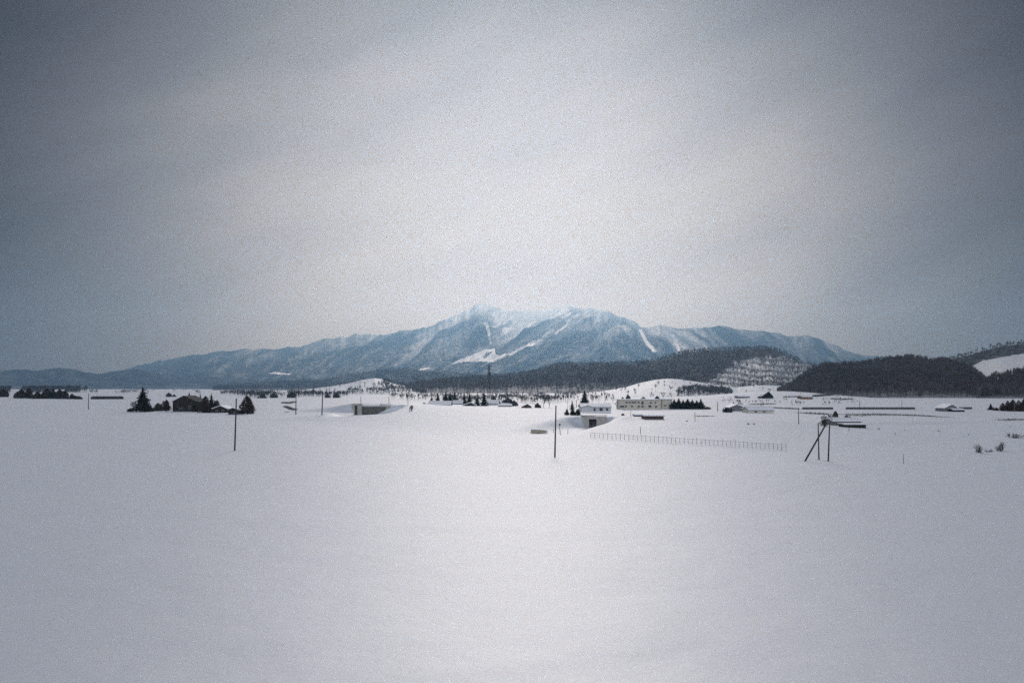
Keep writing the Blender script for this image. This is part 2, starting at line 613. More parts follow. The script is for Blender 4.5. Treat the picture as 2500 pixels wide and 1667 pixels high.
def snow_mountain(U, V, T, rd, TOP, FV):
    s = 0.05 + 0.22 * smooth(905, 790, V) + 0.62 * smooth(825, 745, V)
    s = s - 1.5 * rd * smooth(905, 825, V)
    sg = 1.5 - 2.6 * smooth(1460, 1580, U)
    s = s + 0.50 * (fbm((U + sg * V) / 14.0, V / 22.0, 77, 4) - 0.5)
    s = s - 0.18 * smooth(600, 300, U)
    for p in PISTES:
        s = np.where(inpoly(U + 2.0 * (vnoise(U / 4, V / 4, 5) - 0.5), V + 2.0 * (vnoise(U / 4, V / 4, 6) - 0.5), p), 1.6, s)
    for p in HOLES:
        s = np.where(inpoly(U, V, p), 0.15, s)
    return s


def snow_dark(level=0.04, lo=0.2):
    def f(U, V, T, rd, TOP, FV):
        return level + lo * smooth(0.25, 0.0, T) - 0.25 * rd
    return f


MAIN = [(300, 905), (340, 893), (372, 884), (425, 874), (510, 861), (595, 853), (680, 850), (733, 845), (786, 827), (840, 822),
        (871, 814), (903, 818), (925, 820), (956, 812), (1020, 803), (1063, 792), (1105, 774), (1130, 762), (1148, 754), (1160, 744),
        (1170, 741), (1180, 743), (1201, 748), (1219, 754), (1238, 759), (1275, 760), (1307, 757), (1339, 755), (1360, 749),
        (1382, 750), (1420, 752), (1446, 753), (1470, 757), (1488, 761), (1505, 771), (1525, 773), (1541, 780), (1570, 800), (1640, 850), (1700, 905)]
RIGHTM = [(1440, 850), (1475, 812), (1500, 797), (1530, 791), (1560, 801), (1590, 797), (1612, 793), (1630, 797), (1658, 803), (1700, 800),
          (1754, 796), (1790, 801), (1830, 806), (1860, 808), (1903, 815), (1930, 821), (1966, 819), (1980, 820), (1998, 826),
          (2020, 836), (2041, 843), (2070, 856), (2094, 864), (2125, 868), (2158, 870), (2200, 880), (2300, 900)]
LEFTH = [(-900, 915), (-500, 905), (-200, 912), (0, 906), (30, 903), (60, 901), (90, 905), (130, 899), (150, 898), (175, 901), (202, 907), (240, 912), (275, 907),
         (310, 902), (340, 901), (365, 907), (410, 916), (480, 918), (560, 922), (660, 930), (760, 940), (860, 948)]
FOOTH = [(520, 943), (600, 938), (680, 930), (780, 926), (850, 916), (900, 908), (950, 901), (990, 899), (1040, 905), (1100, 909), (1170, 913), (1260, 920), (1400, 930)]

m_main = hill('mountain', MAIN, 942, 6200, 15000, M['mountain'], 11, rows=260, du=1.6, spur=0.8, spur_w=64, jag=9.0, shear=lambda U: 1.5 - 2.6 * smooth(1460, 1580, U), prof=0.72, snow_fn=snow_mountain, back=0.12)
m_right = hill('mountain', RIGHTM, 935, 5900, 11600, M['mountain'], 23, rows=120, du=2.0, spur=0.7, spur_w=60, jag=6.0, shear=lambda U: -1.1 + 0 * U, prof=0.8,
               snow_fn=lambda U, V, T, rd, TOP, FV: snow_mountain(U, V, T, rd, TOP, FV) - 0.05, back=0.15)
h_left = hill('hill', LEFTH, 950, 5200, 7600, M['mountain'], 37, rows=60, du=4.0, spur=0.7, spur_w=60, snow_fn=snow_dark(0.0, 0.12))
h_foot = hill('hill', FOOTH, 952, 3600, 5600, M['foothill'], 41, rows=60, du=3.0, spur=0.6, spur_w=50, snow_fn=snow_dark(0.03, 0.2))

TERR = [(1716, 938), (1745, 928), (1775, 905), (1800, 884), (1850, 873), (1915, 872), (1950, 884), (1990, 895), (1990, 905), (1965, 925),
        (1945, 935), (1890, 938), (1800, 945)]


def terr_share(U, V):
    """share of open snow on the terraced hillside: rows of scrub along the contour"""
    ins = inpoly(U + 44 * (fbm(U / 14, V / 9, 4, 3) - 0.5), V + 20 * (fbm(U / 14, V / 9, 8, 3) - 0.5), TERR)
    st = np.sin((V - 0.07 * (U - 1850) + 0.0004 * (U - 1870) ** 2) / 14.0 * 2 * np.pi + 3 * vnoise(U / 40, V / 40, 12))
    return np.where(ins, 0.62 + 0.36 * st, 0.0)


MIDH = [(905, 968), (935, 958), (975, 948), (1000, 936), (1030, 929), (1063, 926), (1150, 918), (1220, 914), (1255, 909), (1300, 903), (1335, 893),
        (1360, 886), (1400, 884), (1490, 884), (1570, 881), (1610, 873), (1640, 864), (1665, 856), (1690, 852), (1720, 849),
        (1750, 847), (1800, 846), (1850, 844), (1880, 846), (1905, 852), (1930, 866), (1955, 877), (1990, 888), (2040, 903), (2120, 925)]
MIDH = [(u, v + 7) for u, v in MIDH]
h_mid = hill('hill', MIDH, 955, 1700, 2900, M['hill'], 53, rows=90, du=2.5, spur=0.35, spur_w=80, prof=0.8,
             snow_fn=lambda U, V, T, rd, TOP, FV: 0.1 + 0.25 * smooth(930, 955, V) + 0.9 * terr_share(U, V), bump_m=6)

SLOPEA = [(600, 968), (650, 961), (690, 956), (745, 951), (800, 944), (850, 936), (885, 927), (915, 923), (932, 925), (950, 933), (985, 941), (1010, 950), (1040, 962)]
SLOPEB = [(1330, 966), (1400, 961), (1450, 957), (1490, 952), (1530, 944), (1565, 934), (1600, 927), (1630, 924), (1660, 926), (1690, 930), (1720, 935), (1760, 941),
          (1800, 945), (1850, 940), (1900, 941), (1950, 943), (2010, 950), (2080, 957), (2200, 964)]
h_sa = hill('snow_slope', SLOPEA, 960, 1400, 2000, M['snow'], 61, rows=40, du=3, spur=0.15, prof=0.9)
h_sb = hill('snow_slope', SLOPEB, 964, 1050, 1560, M['snow'], 67, rows=40, du=3, spur=0.15, prof=0.9)

RH = [(1900, 955), (1930, 942), (1952, 922), (1975, 902), (2010, 889), (2060, 886), (2105, 884), (2140, 879), (2170, 872), (2210, 868), (2245, 870), (2275, 879),
      (2310, 876), (2345, 886), (2375, 898), (2400, 918), (2425, 940), (2450, 958)]
RB = [(2230, 905), (2270, 882), (2300, 876), (2330, 868), (2370, 858), (2410, 846), (2450, 837), (2500, 832), (2560, 828), (2650, 826), (2800, 846), (3000, 880)]
RG = [(2385, 950), (2410, 935), (2425, 922), (2450, 921), (2475, 912), (2500, 905), (2560, 895), (2700, 900), (2900, 930)]
SNOWFIELD = [(2372, 895), (2400, 880), (2440, 873), (2480, 866), (2540, 858), (2600, 860), (2600, 925), (2415, 935)]
# the outlines above are tree tops: the ground lies a tree's height lower
RH = [(u, v + 11) for u, v in RH]
RB = [(u, v + 8) for u, v in RB]
RG = [(u, v + 12) for u, v in RG]
h_rb = hill('hill', RB, 955, 1600, 2300, M['hill'], 71, rows=60, du=3, spur=0.15, prof=0.9, bump_m=3,
            snow_fn=lambda U, V, T, rd, TOP, FV: 0.08 + 1.2 * inpoly(U, V, SNOWFIELD))
h_rh = hill('hill', RH, 968, 930, 1450, M['hill'], 79, rows=60, du=3, spur=0.3, spur_w=90, prof=0.8, bump_m=4, snow_fn=snow_dark(0.12, 0.3))
h_rg = hill('hill', RG, 968, 900, 1150, M['hill'], 83, rows=40, du=3, spur=0.3, prof=0.8, bump_m=2, snow_fn=snow_dark(0.12, 0.3))


# ------------------------------------------------------------------ far woods (one mass each)
def tree_templates(nt, blades, seed, spread=0.32, wid=0.05, lift=0.3, conifer=False):
    rng = np.random.default_rng(seed)
    out = []
    for k in range(nt):
        T = []
        T.append([(-0.012, 0, 0), (0.012, 0, 0), (0, 0, 0.9)])
        T.append([(0, -0.012, 0), (0, 0.012, 0), (0, 0, 0.9)])
        for b in range(blades):
            a = rng.uniform(0, 2 * np.pi)
            if conifer:
                z = rng.uniform(0.12, 0.95); r = spread * (1 - z) + 0.02
                tip = np.array([np.cos(a) * r, np.sin(a) * r, z - 0.06])
                b0 = np.array([0, 0, z + 0.05]); wv = np.array([-np.sin(a), np.cos(a), 0]) * (0.06 + 0.1 * (1 - z))
                T.append([tuple(b0), tuple(tip - wv), tuple(tip + wv)])
            else:
                z0 = rng.uniform(lift, 0.72)
                el = rng.uniform(0.1, 1.35)
                rr = spread * rng.uniform(0.6, 1.0)
                c = np.array([0, 0, 0.66])
                tip = c + np.array([np.cos(a) * np.cos(el) * rr, np.sin(a) * np.cos(el) * rr, np.sin(el) * 0.34 * rng.uniform(0.7, 1.05) - 0.05])
                b0 = np.array([np.cos(a) * 0.02, np.sin(a) * 0.02, z0])
                w = rng.normal(size=3); w /= np.linalg.norm(w)
                w *= wid * rng.uniform(0.6, 1.5)
                mid = b0 + (tip - b0) * 0.62
                T.append([tuple(b0), tuple(mid - w), tuple(tip)])
                T.append([tuple(b0), tuple(mid + w * 0.7), tuple(tip + w * 0.8)])
        out.append(np.array(T, float))
    return out


def scatter(name, label, G, n, seed, hmean, templates, mat, dens, tmax=1.06, tpow=1.0):
    """plant n trees on a hill grid where dens(u,v) allows; returns ONE mesh of the wood"""
    rng = np.random.default_rng(seed)
    us, t = G['us'], G['t']
    fu = rng.uniform(0, len(us) - 1.001, n)
    tt = rng.uniform(0, 1, n) ** tpow * tmax
    ft = np.interp(tt, t, np.arange(len(t)))
    ft = np.clip(ft, 0, len(t) - 1.001)
    i = ft.astype(int); j = fu.astype(int); a = ft - i; b = fu - j

    def smp(A):
        return (A[i, j] * (1 - a) * (1 - b) + A[i, j + 1] * (1 - a) * b + A[i + 1, j] * a * (1 - b) + A[i + 1, j + 1] * a * b)
    X, Y, Z, U, V = smp(G['X']), smp(G['Y']), smp(G['Z']), smp(G['U']), smp(G['V'])
    keep = rng.uniform(0, 1, n) < dens(U, V)
    X, Y, Z = X[keep], Y[keep], Z[keep]
    m = len(X)
    hh = hmean * rng.uniform(0.55, 1.35, m)
    an = rng.uniform(0, 2 * np.pi, m)
    kind = rng.integers(0, len(templates), m)
    res = []
    for k, T in enumerate(templates):
        s = kind == k
        if not s.any():
            continue
        ca, sa, h_ = np.cos(an[s]), np.sin(an[s]), hh[s]
        P = T[None] * h_[:, None, None, None]
        x = P[..., 0] * ca[:, None, None] - P[..., 1] * sa[:, None, None] + X[s][:, None, None]
        y = P[..., 0] * sa[:, None, None] + P[..., 1] * ca[:, None, None] + Y[s][:, None, None]
        z = P[..., 2] + Z[s][:, None, None] - 0.3
        res.append(np.stack([x, y, z], -1).reshape(-1, 3, 3))
    o = tris_mesh(name, np.concatenate(res), mat)
    o['kind'] = 'stuff'
    o['label'] = label
    o['category'] = 'woodland'
    return o


TA = tree_templates(8, 8, 1, wid=0.05)
TB = tree_templates(8, 16, 2, wid=0.04)
TC = tree_templates(5, 14, 3, conifer=True, spread=0.2)
OPENB = [(1480, 975), (1500, 952), (1560, 938), (1610, 925), (1640, 922), (1700, 935), (1760, 945), (1850, 948), (1850, 975)]

scatter('forest', 'dark bare wood covering the long middle hill below the mountain', h_mid, 26000, 5, 15.0, TA, M['forest'],
        lambda U, V: np.where(terr_share(U, V) > 0, np.clip(1 - 1.05 * terr_share(U, V), 0, 1) * 0.8, 0.80 + 0.5 * (fbm(U / 30, V / 8, 3, 3) - 0.5) - 0.4 * smooth(925, 955, V)))
scatter('forest', 'bluish wood on the low foothill left of the tower', h_foot, 9000, 6, 14.0, TA[:4], M['forestblue'], lambda U, V: 0.8 + 0 * U)
scatter('forest', 'black-brown bare wood covering the nearer hill at the right', h_rh, 9500, 7, 13.0, TB, M['forest'], lambda U, V: 0.55 + 0.5 * (fbm(U / 25, V / 9, 3, 3) - 0.3))
scatter('forest', 'dark wood along the crest above the snowfield at the far right', h_rb, 5200, 8, 13.0, TB, M['forest'],
        lambda U, V: np.where(inpoly(U, V, SNOWFIELD), 0.0, 0.95))
scatter('forest', 'dark grove below the snowfield at the right edge', h_rg, 2600, 9, 15.0, TB, M['forest'], lambda U, V: 0.95 + 0 * U)
# trees standing on the two open slopes
BLUEA = [[(840, 972), (850, 955), (880, 950), (893, 958), (893, 972)], [(895, 972), (900, 955), (930, 950), (946, 955), (946, 972)],
         [(912, 945), (930, 931), (948, 936), (946, 947)]]
scatter('wood_patch', 'small grey wood patches on the left snow slope', h_sa, 9000, 10, 9.0, TB, M['greytwig'],
        lambda U, V: sum(inpoly(U + 20 * (vnoise(U / 9, V / 5, 2) - 0.5), V, p).astype(float) for p in BLUEA) * 0.35 + 0.01 + 0.2 * (U > 940))
BLUEB = [[(1650, 975), (1655, 957), (1690, 951), (1720, 951), (1760, 956), (1790, 960), (1795, 975)]]
scatter('wood_patch', 'grey wood band behind the conifer hedge and the farm', h_sb, 9000, 12, 10.0, TB, M['greytwig'],
        lambda U, V: sum(inpoly(U + 20 * (vnoise(U / 9, V / 5, 2) - 0.5), V, p).astype(float) for p in BLUEB) * 0.85 + 0.012)


def scrub_plain(name, label, poly, n, seed, hmean, mat, clump=22.0, thr=0.5, templates=None):
    """scattered scrub on the open plain inside a photo-pixel outline, in drifts and rows"""
    rng = np.random.default_rng(seed)
    us = [p[0] for p in poly]; vs = [p[1] for p in poly]
    u = rng.uniform(min(us), max(us), n); v = rng.uniform(min(vs), max(vs), n)
    keep = inpoly(u, v, poly) & (fbm(u / clump, v / (clump * 0.16), seed, 3) > thr)
    u, v = u[keep], v[keep]
    Y = HF / (v - VH); X = (u - 1250) / F * Y
    Z = ground_z(X, Y) * (1 - smooth(900, 1500, Y)) - smooth(900, 3000, Y) - 0.2
    m = len(X); hh = hmean * rng.uniform(0.4, 1.3, m); T = templates or TB
    kind = rng.integers(0, len(T), m); res = []
    for k, t in enumerate(T):
        q = kind == k
        if q.any():
            P = t[None] * hh[q][:, None, None, None] + np.stack([X[q], Y[q], Z[q]], -1)[:, None, None, :]
            res.append(P.reshape(-1, 3, 3))
    o = tris_mesh(name, np.concatenate(res), mat)
    o['kind'] = 'stuff'; o['label'] = label; o['category'] = 'scrub'
    return o


scrub_plain('scrub', 'grey scrub and hedges at the foot of the long middle hill', [(950, 968), (1000, 958), (1300, 957), (1480, 962), (1500, 978), (1300, 986), (1200, 985), (960, 976)],
            2600, 21, 6.0, M['greytwig'], thr=0.53)
scrub_plain('scrub', 'grey scrub rows on the far left plain below the blue hills', [(0, 954), (600, 954), (900, 956), (860, 968), (620, 972), (560, 964), (200, 962), (0, 962)],
            6000, 22, 7.0, M['forestblue'], clump=46, thr=0.50)
scrub_plain('wood_patch', 'faint grey-blue wood behind the dark tree belt at the far left', [(-60, 953.2), (205, 954.5), (215, 957.5), (-60, 957)],
            2600, 24, 17.0, M['forestblue'], clump=40, thr=0.36)
scrub_plain('scrub', 'sparse scrub on the right plain around the farms', [(1760, 962), (2100, 960), (2100, 985), (1900, 1000), (1760, 985)],
            900, 23, 3.0, M['greytwig'], clump=30, thr=0.58)

# ------------------------------------------------------------------ near trees and shrubs
def add_tris(mb, pts):
    i = len(mb.v)
    mb.v += [tuple(p) for p in pts]
    for k in range(0, len(pts), 3):
        mb.f.append((i + k, i + k + 1, i + k + 2))


def conifer_mb(h, r, seed, clear=0.1, levels=None):
    rng = random.Random(seed)
    tr = MB(); tr.tube((0, 0, -0.4), (0, 0, h * 0.96), h * 0.022 + 0.05, 0.02, 7)
    cr = MB()
    levels = levels or max(10, int(h * 1.6))
    for i in range(levels):
        f = (i + rng.uniform(-0.3, 0.3)) / levels
        f = min(max(f, 0), 0.985)
        z = h * (clear + (1 - clear) * f)
        rr = r * (1 - f) ** 0.85 * rng.uniform(0.75, 1.15) + 0.12
        nb = int(8 + 6 * (1 - f))
        for b in range(nb):
            a = rng.uniform(0, 2 * math.pi); L = rr * rng.uniform(0.65, 1.1)
            ca, sa = math.cos(a), math.sin(a)
            w = L * 0.40 + 0.16
            for s in range(5):
                q0 = s / 5; q1 = (s + 1.5) / 5
                for side in (-1, 1):
                    z0 = z - L * 0.30 * q0 ** 1.3; z1 = z - L * 0.30 * q1 ** 1.3
                    p0 = (ca * L * q0, sa * L * q0, z0)
                    ww = w * (1.15 - q0) * rng.uniform(0.6, 1.3) * side
                    p1 = (ca * L * q1 - sa * ww, sa * L * q1 + ca * ww, z1 - rng.uniform(0.0, 0.3) * w)
                    p2 = (ca * L * min(q1 + 0.08, 1.15), sa * L * min(q1 + 0.08, 1.15), z1 + rng.uniform(-0.05, 0.15) * w)
                    add_tris(cr, [p0, p1, p2])
    for k in range(levels * 7):          # inner needles round the stem
        f = rng.random() ** 1.2
        z = h * (clear + (1 - clear) * f * 0.97); rr = r * (1 - f) * 0.62 + 0.08
        a = rng.uniform(0, 6.28); b = a + rng.uniform(0.7, 1.5)
        add_tris(cr, [(math.cos(a) * rr, math.sin(a) * rr, z - 0.35 * rr), (math.cos(b) * rr, math.sin(b) * rr, z - 0.35 * rr), (0, 0, z + 0.9 * rr + 0.3)])
    add_tris(cr, [(0.12, 0, h * 0.93), (-0.06, 0.1, h * 0.93), (0, 0, h), (-0.06, -0.1, h * 0.93), (0.06, 0, h * 0.92), (0, 0, h)])
    return tr, cr


def bare_mb(h, r, seed, stems=1, dens=1.0, tw=0.05):
    rng = random.Random(seed)
    tr = MB(); cr = MB()

    def grow(p, d, L, rad, depth):
        q = p + d * L
        (tr if depth <= 1 else cr).tube(p, q, rad, rad * 0.65, 5 if depth < 2 else 3, cap=False)
        if depth >= 4:
            for k in range(int(4 * dens)):
                e = Vector((rng.gauss(0, 1), rng.gauss(0, 1), rng.gauss(0.35, 0.8)))
                e = (d * 0.8 + e * 0.6).normalized() * L * rng.uniform(0.5, 1.0)
                s = Vector((rng.gauss(0, 1), rng.gauss(0, 1), rng.gauss(0, 1))).normalized() * tw
                st = p + d * L * rng.uniform(0.2, 1)
                add_tris(cr, [st - s * 0.5, st + s * 0.5, st + e])
            return
        n = rng.choice((2, 3, 3)) if depth else rng.choice((3, 4, 5))
        for k in range(n):
            a = rng.uniform(0, 2 * math.pi)
            perp = d.cross(Vector((math.cos(a), math.sin(a), 0.3))).normalized()
            nd = (d * rng.uniform(0.7, 1.1) + perp * rng.uniform(0.35, 0.85) * (r / (0.35 * h)) + Vector((0, 0, 0.15))).normalized()
            grow(p + d * L * rng.uniform(0.65, 1.0), nd, L * rng.uniform(0.62, 0.82), rad * 0.6, depth + 1)
    for s in range(stems):
        d = Vector((rng.gauss(0, 0.09 * stems), rng.gauss(0, 0.09 * stems), 1)).normalized()
        grow(Vector((rng.gauss(0, 0.1 * (stems - 1)), rng.gauss(0, 0.1 * (stems - 1)), -0.3)), d, h * 0.30, h * 0.018 + 0.03, 0)
    zs = max([v[2] for v in cr.v] + [0.1])
    rs = sorted(math.hypot(v[0], v[1]) for v in cr.v)
    rs = max(rs[int(len(rs) * 0.96)], 0.05)
    for mb in (tr, cr):
        mb.v = [(x * r / rs, y * r / rs, z * h / zs) for x, y, z in mb.v]
    return tr, cr


def leafy_mb(h, r, seed, low=0.06, n=None, leaf=None, shape='egg'):
    """tree or shrub with a dense crown of leaf clumps in an uneven egg"""
    rng = random.Random(seed)
    tr = MB()
    tr.tube((0, 0, -0.3), (0, 0, h * 0.6), h * 0.03 + 0.04, 0.05, 6)
    for k in range(6):
        a = rng.uniform(0, 6.28)
        tr.tube((0, 0, h * rng.uniform(0.05, 0.4)), (math.cos(a) * r * 0.6, math.sin(a) * r * 0.6, h * rng.uniform(0.45, 0.8)), h * 0.012 + 0.02, 0.02, 4)
    cr = MB()
    n = n or int(650 + 80 * h * r)
    leaf = leaf or (0.085 * r + 0.12)
    # crown of several smaller crowns, so the outline is bumpy and open
    k_ = 5 if r < h * 0.6 else int(min(16, 5 + 4 * r / h))
    subs = [(0.0, 0.0, 1.0, 0.72 if r < h * 0.8 else 0.5)]
    for k in range(k_):
        a = rng.uniform(0, 6.28); q = rng.uniform(0.45, 0.95)
        d_ = r * q * (0.7 if r < h * 0.6 else 0.85)
        hh = (1 - 0.55 * (d_ / r) ** 1.3) * rng.uniform(0.65, 1.05) if shape == 'egg' else rng.uniform(0.45, 0.95)
        subs.append((math.cos(a) * d_, math.sin(a) * d_, min(1.0, hh), rng.uniform(0.3, 0.55) * (1 if r < h * 0.8 else 0.6)))
    wts = [s_[3] ** 2 * s_[2] for s_ in subs]
    for k in range(n):
        sx, sy, sh, sr = rng.choices(subs, wts)[0]
        q = rng.random()
        prof = (math.sin(math.pi * min(0.97, 0.14 + 0.86 * q) ** 0.9)) ** 0.7
        a = rng.uniform(0, 6.28)
        rad = r * sr * prof * rng.random() ** 0.4 * rng.uniform(0.85, 1.15)
        z = h * (low + (sh - low) * q)
        c = Vector((sx + math.cos(a) * rad, sy + math.sin(a) * rad, z))
        e1 = Vector((rng.gauss(0, 1), rng.gauss(0, 1), rng.gauss(0, 0.7))).normalized() * leaf * rng.uniform(0.5, 1.4)
        e2 = Vector((rng.gauss(0, 0.8), rng.gauss(0, 0.8), rng.gauss(0.5, 1))).normalized() * leaf * rng.uniform(0.7, 1.9)
        add_tris(cr, [c - e1 * 0.6, c + e1 * 0.6, c + e2])
    return tr, cr


TREE_N = [0]


def px_tree(kind, u, vt, vb, half, label, cat='tree', group=None, mat=None, dy=0.0, name=None, **kw):
    """tree whose foot is seen at (u, vb), top at row vt, crown half-width in px; vb gives its distance"""
    TREE_N[0] += 1
    x, y = base(u, vb)
    h = (vb - vt) / F * y; r = half / F * y * (1.3 if kind == 'conifer' else 1.1)
    sd = TREE_N[0] * 13 + 5
    if kind == 'conifer':
        tr, cr = conifer_mb(h, r, sd, **kw); nm = 'conifer'; mt = M['needle']
    elif kind == 'bare':
        tr, cr = bare_mb(h, r, sd, **kw); nm = 'bare_tree'; mt = M['twig']
    elif kind == 'shrub':
        tr, cr = bare_mb(h, r, sd, stems=kw.pop('stems', 4), **kw); nm = 'shrub'; mt = M['twig']
    else:
        tr, cr = leafy_mb(h, r, sd, **kw); nm = 'leafy_tree' if kind == 'leafy' else 'bush'; mt = M['leaf']
    mt = mat or mt
    o = thing(name or nm, label, cat, (x, y, gz(x, y) - 0.05), group=group)
    part('trunk', tr, M['bark'], o)
    part('crown', cr, mt, o)
    return o


# ------------------------------------------------------------------ buildings
def slab_between(mb, a, b, y0, y1, th):
    """sloping slab along y from a=(x,z) to b=(x,z), thickness th"""
    dx, dz = b[0] - a[0], b[1] - a[1]; L = math.hypot(dx, dz)
    nx, nz_ = -dz / L * th, dx / L * th
    if nz_ < 0:
        nx, nz_ = -nx, -nz_
    mb.prism([a, b, (b[0] + nx, b[1] + nz_), (a[0] + nx, a[1] + nz_)] if dx > 0 else [b, a, (a[0] + nx, a[1] + nz_), (b[0] + nx, b[1] + nz_)], y0, y1)


def building(name, label, cat, u0, u1, vt, vb, depth_m, wall, eave=0.6, ridge='x', snow=0.4, windows=(), doors=(), group=None, rot=0.0,
             roof_over=0.35, dist_v=None, apex=0.5, chimney=None, roofmat=None, z_off=0.0, snow_mat_=None):
    """u0,u1: left/right edges, vt: ridge row, vb: base row (photo px); dist_v: ground row that sets the distance when the base is hidden"""
    x, y = flat((u0 + u1) / 2, dist_v) if dist_v else base((u0 + u1) / 2, vb)
    w = (u1 - u0) / F * y
    gzz = gz(x, y) if dist_v is None else 0.0
    ztop = H - (vt - VH) / F * y
    zb = (H - (vb - VH) / F * y) if dist_v else gzz
    h = ztop - zb
    o = thing(name, label, cat, (x, y + depth_m / 2, zb + z_off), rot, group)
    he = h * eave
    hw, hd = w / 2 - roof_over * 0.6, depth_m / 2
    wm = MB()
    snow_t = snow
    hr = h - snow_t - 0.12
    he = min(he, hr - 0.05) if eave < 1 else hr
    if ridge == 'y':      # gable end towards the camera
        ax = -hw + 2 * hw * apex
        wm.prism([(-hw, -1.5), (hw, -1.5), (hw, he), (ax, hr), (-hw, he)], -hd, hd)
    elif ridge == 'x':    # long eave towards the camera
        wm.prism_x([(-hd, -1.5), (-hd, he), (0, hr), (hd, he), (hd, -1.5)], -hw, hw)
    else:                 # flat
        wm.box(-hw, hw, -hd, hd, -1.5, hr)
    part('wall', wm, M[wall], o)
    rm = MB(); sm = MB(); ov = roof_over
    rmat = roofmat or M['roof']
    if ridge == 'y':
        sl = (hr - he) / max(hw, 0.1)
        for sgn in (-1, 1):
            ex = (sgn * (hw + ov), he - sl * ov)
            slab_between(rm, ex, (ax, hr), -hd - ov, hd + ov, 0.10)
            if snow_t > 0:
                slab_between(sm, (ex[0] - sgn * 0.05, ex[1] + 0.105), (ax, hr + 0.105), -hd - ov + 0.05, hd + ov - 0.05, snow_t)
    elif ridge == 'x':
        sl = (hr - he) / hd
        for sgn in (-1, 1):
            e = (sgn * (hd + ov), he - sl * ov)
            for mb, dz, th, inset in ((rm, 0.0, 0.10, 0.0), (sm, 0.105, snow_t, 0.06)):
                if th <= 0:
                    continue
                a, b = (e[0] - sgn * inset, e[1] + dz), (0.0, hr + dz)
                poly = [a, (a[0], a[1] + th), (0.0, b[1] + th), b]
                mb.prism_x(poly if sgn < 0 else poly[::-1], -hw - ov + inset, hw + ov - inset)
    else:
        rm.box(-hw - ov * .5, hw + ov * .5, -hd - ov * .5, hd + ov * .5, hr, hr + 0.14)
        if snow_t > 0:
            sm.box(-hw - ov * .4, hw + ov * .4, -hd - ov * .4, hd + ov * .4, hr + 0.145, hr + 0.145 + snow_t)
    rf = part('roof', rm, rmat, o)
    if sm.f:
        s = part('roof_snow', sm, M['snow'], o)
    for (fx, fz, fw, fh) in windows:
        wx = -hw + 2 * hw * fx; wz = h * fz; ww = max(0.35, 2 * hw * fw); wh = max(0.35, h * fh)
        fr = MB(); t = 0.07
        fr.box(-ww / 2 - t, ww / 2 + t, -0.05, 0.03, wh / 2, wh / 2 + t)
        fr.box(-ww / 2 - t, ww / 2 + t, -0.08, 0.03, -wh / 2 - t, -wh / 2)
        fr.box(-ww / 2 - t, -ww / 2, -0.05, 0.03, -wh / 2, wh / 2)
        fr.box(ww / 2, ww / 2 + t, -0.05, 0.03, -wh / 2, wh / 2)
        f = part('window', fr, M['frame'], o, (wx, -hd - 0.02, wz))
        part('pane', MB().box(-ww / 2, ww / 2, -0.015, 0.02, -wh / 2, wh / 2), M['glass'], f)
    for (fx, fw, fh) in doors:
        ww = 2 * hw * fw; wh = h * fh
        part('door', MB().box(-ww / 2, ww / 2, -0.04, 0.02, 0, wh), M['darkwood'], o, (-hw + 2 * hw * fx, -hd - 0.01, 0))
    if chimney:
        fx, ch = chimney
        part('chimney', MB().box(-0.35, 0.35, -0.35, 0.35, 0, ch), M['concdark'], o, (-hw + 2 * hw * fx, -hd * 0.3, hr - 0.4))
    return o


# ------------------------------------------------------------------ poles, tower, fences
def pole(u, vb, ut, vt, width_px, label, cat='pole', name='wooden_pole', mat=None, group=None, dist_v=None, cap=False):
    x, y = flat(u, dist_v) if dist_v else base(u, vb)
    h = (vb - vt) / F * y
    dx = (ut - u) / F * y
    r = width_px / 2 / F * y
    z = gz(x, y) if dist_v is None else H - (vb - VH) / F * y
    o = thing(name, label, cat, (x, y, z), group=group)
    part('shaft', MB().tube((-dx * 0.06, 0, -0.6), (dx, 0, h), r * 1.12, r * 0.78, 10), mat or M['pole'], o)
    if cap:
        part('pole_cap', MB().tube((dx, 0, h), (dx, 0, h + 0.12), r * 0.95, r * 0.6, 10), M['darkmetal'], o)
        part('step_band', MB().tube((dx * 0.7, 0, h * 0.7), (dx * 0.712, 0, h * 0.712), r * 1.08, r * 1.08, 10), M['metal'], o)
    return o, x, y, h


PG = 'bare poles standing in the snowfield'
pole(573.0, 1100, 577.0, 974, 3.6, 'tall bare dark pole in the open snow before the left farm', group=PG, cap=True)
pole(1354.6, 1116, 1357.3, 991.5, 3.8, 'tall bare dark pole in open snow near the tan slab', group=PG, cap=True)
pole(1999.4, 1121.5, 1997.4, 1033, 3.0, 'thin slightly crooked pole beside the braced pole at right', group=PG)
bo, bx_, by_, bh_ = pole(2022, 1126, 2025.5, 1032, 3.4, 'dark pole propped by a long slanting brace', name='braced_pole', group=PG, cap=True)
k = by_ / F
part('brace', MB().tube(((1960.5 - 2022) * k, -0.2, -0.4), ((2020.0 - 2022) * k, 0.35, (1126 - 1033) * k), 0.155, 0.12, 10), M['pole'], bo)
pole(216, 999.5, 216, 961, 1.6, 'thin lone pole in the dim snow at far left', group=PG)
pole(722.3, 1011.5, 722.8, 955, 2.1, 'slim grey pole right of the round leafy tree, left of a pair', group=PG)
pole(786, 1012.7, 787.7, 958, 2.6, 'dark pole standing left of the left concrete underpass', group=PG)
pole(996, 997, 996, 970, 1.5, 'short pole with a twiggy shrub at its foot, right of the left underpass', group=PG, dist_v=1003)
pole(881, 986, 881, 968, 1.2, 'thin pole rising over the pillar of the left underpass', group=PG, dist_v=999)
pole(949.5, 986, 949.5, 966, 1.2, 'thin pole rising behind the railing end of the left underpass', group=PG, dist_v=999)
pole(1407, 992, 1407, 976, 1.6, 'short dark pole beside the white house, left side', group=PG, dist_v=1001)
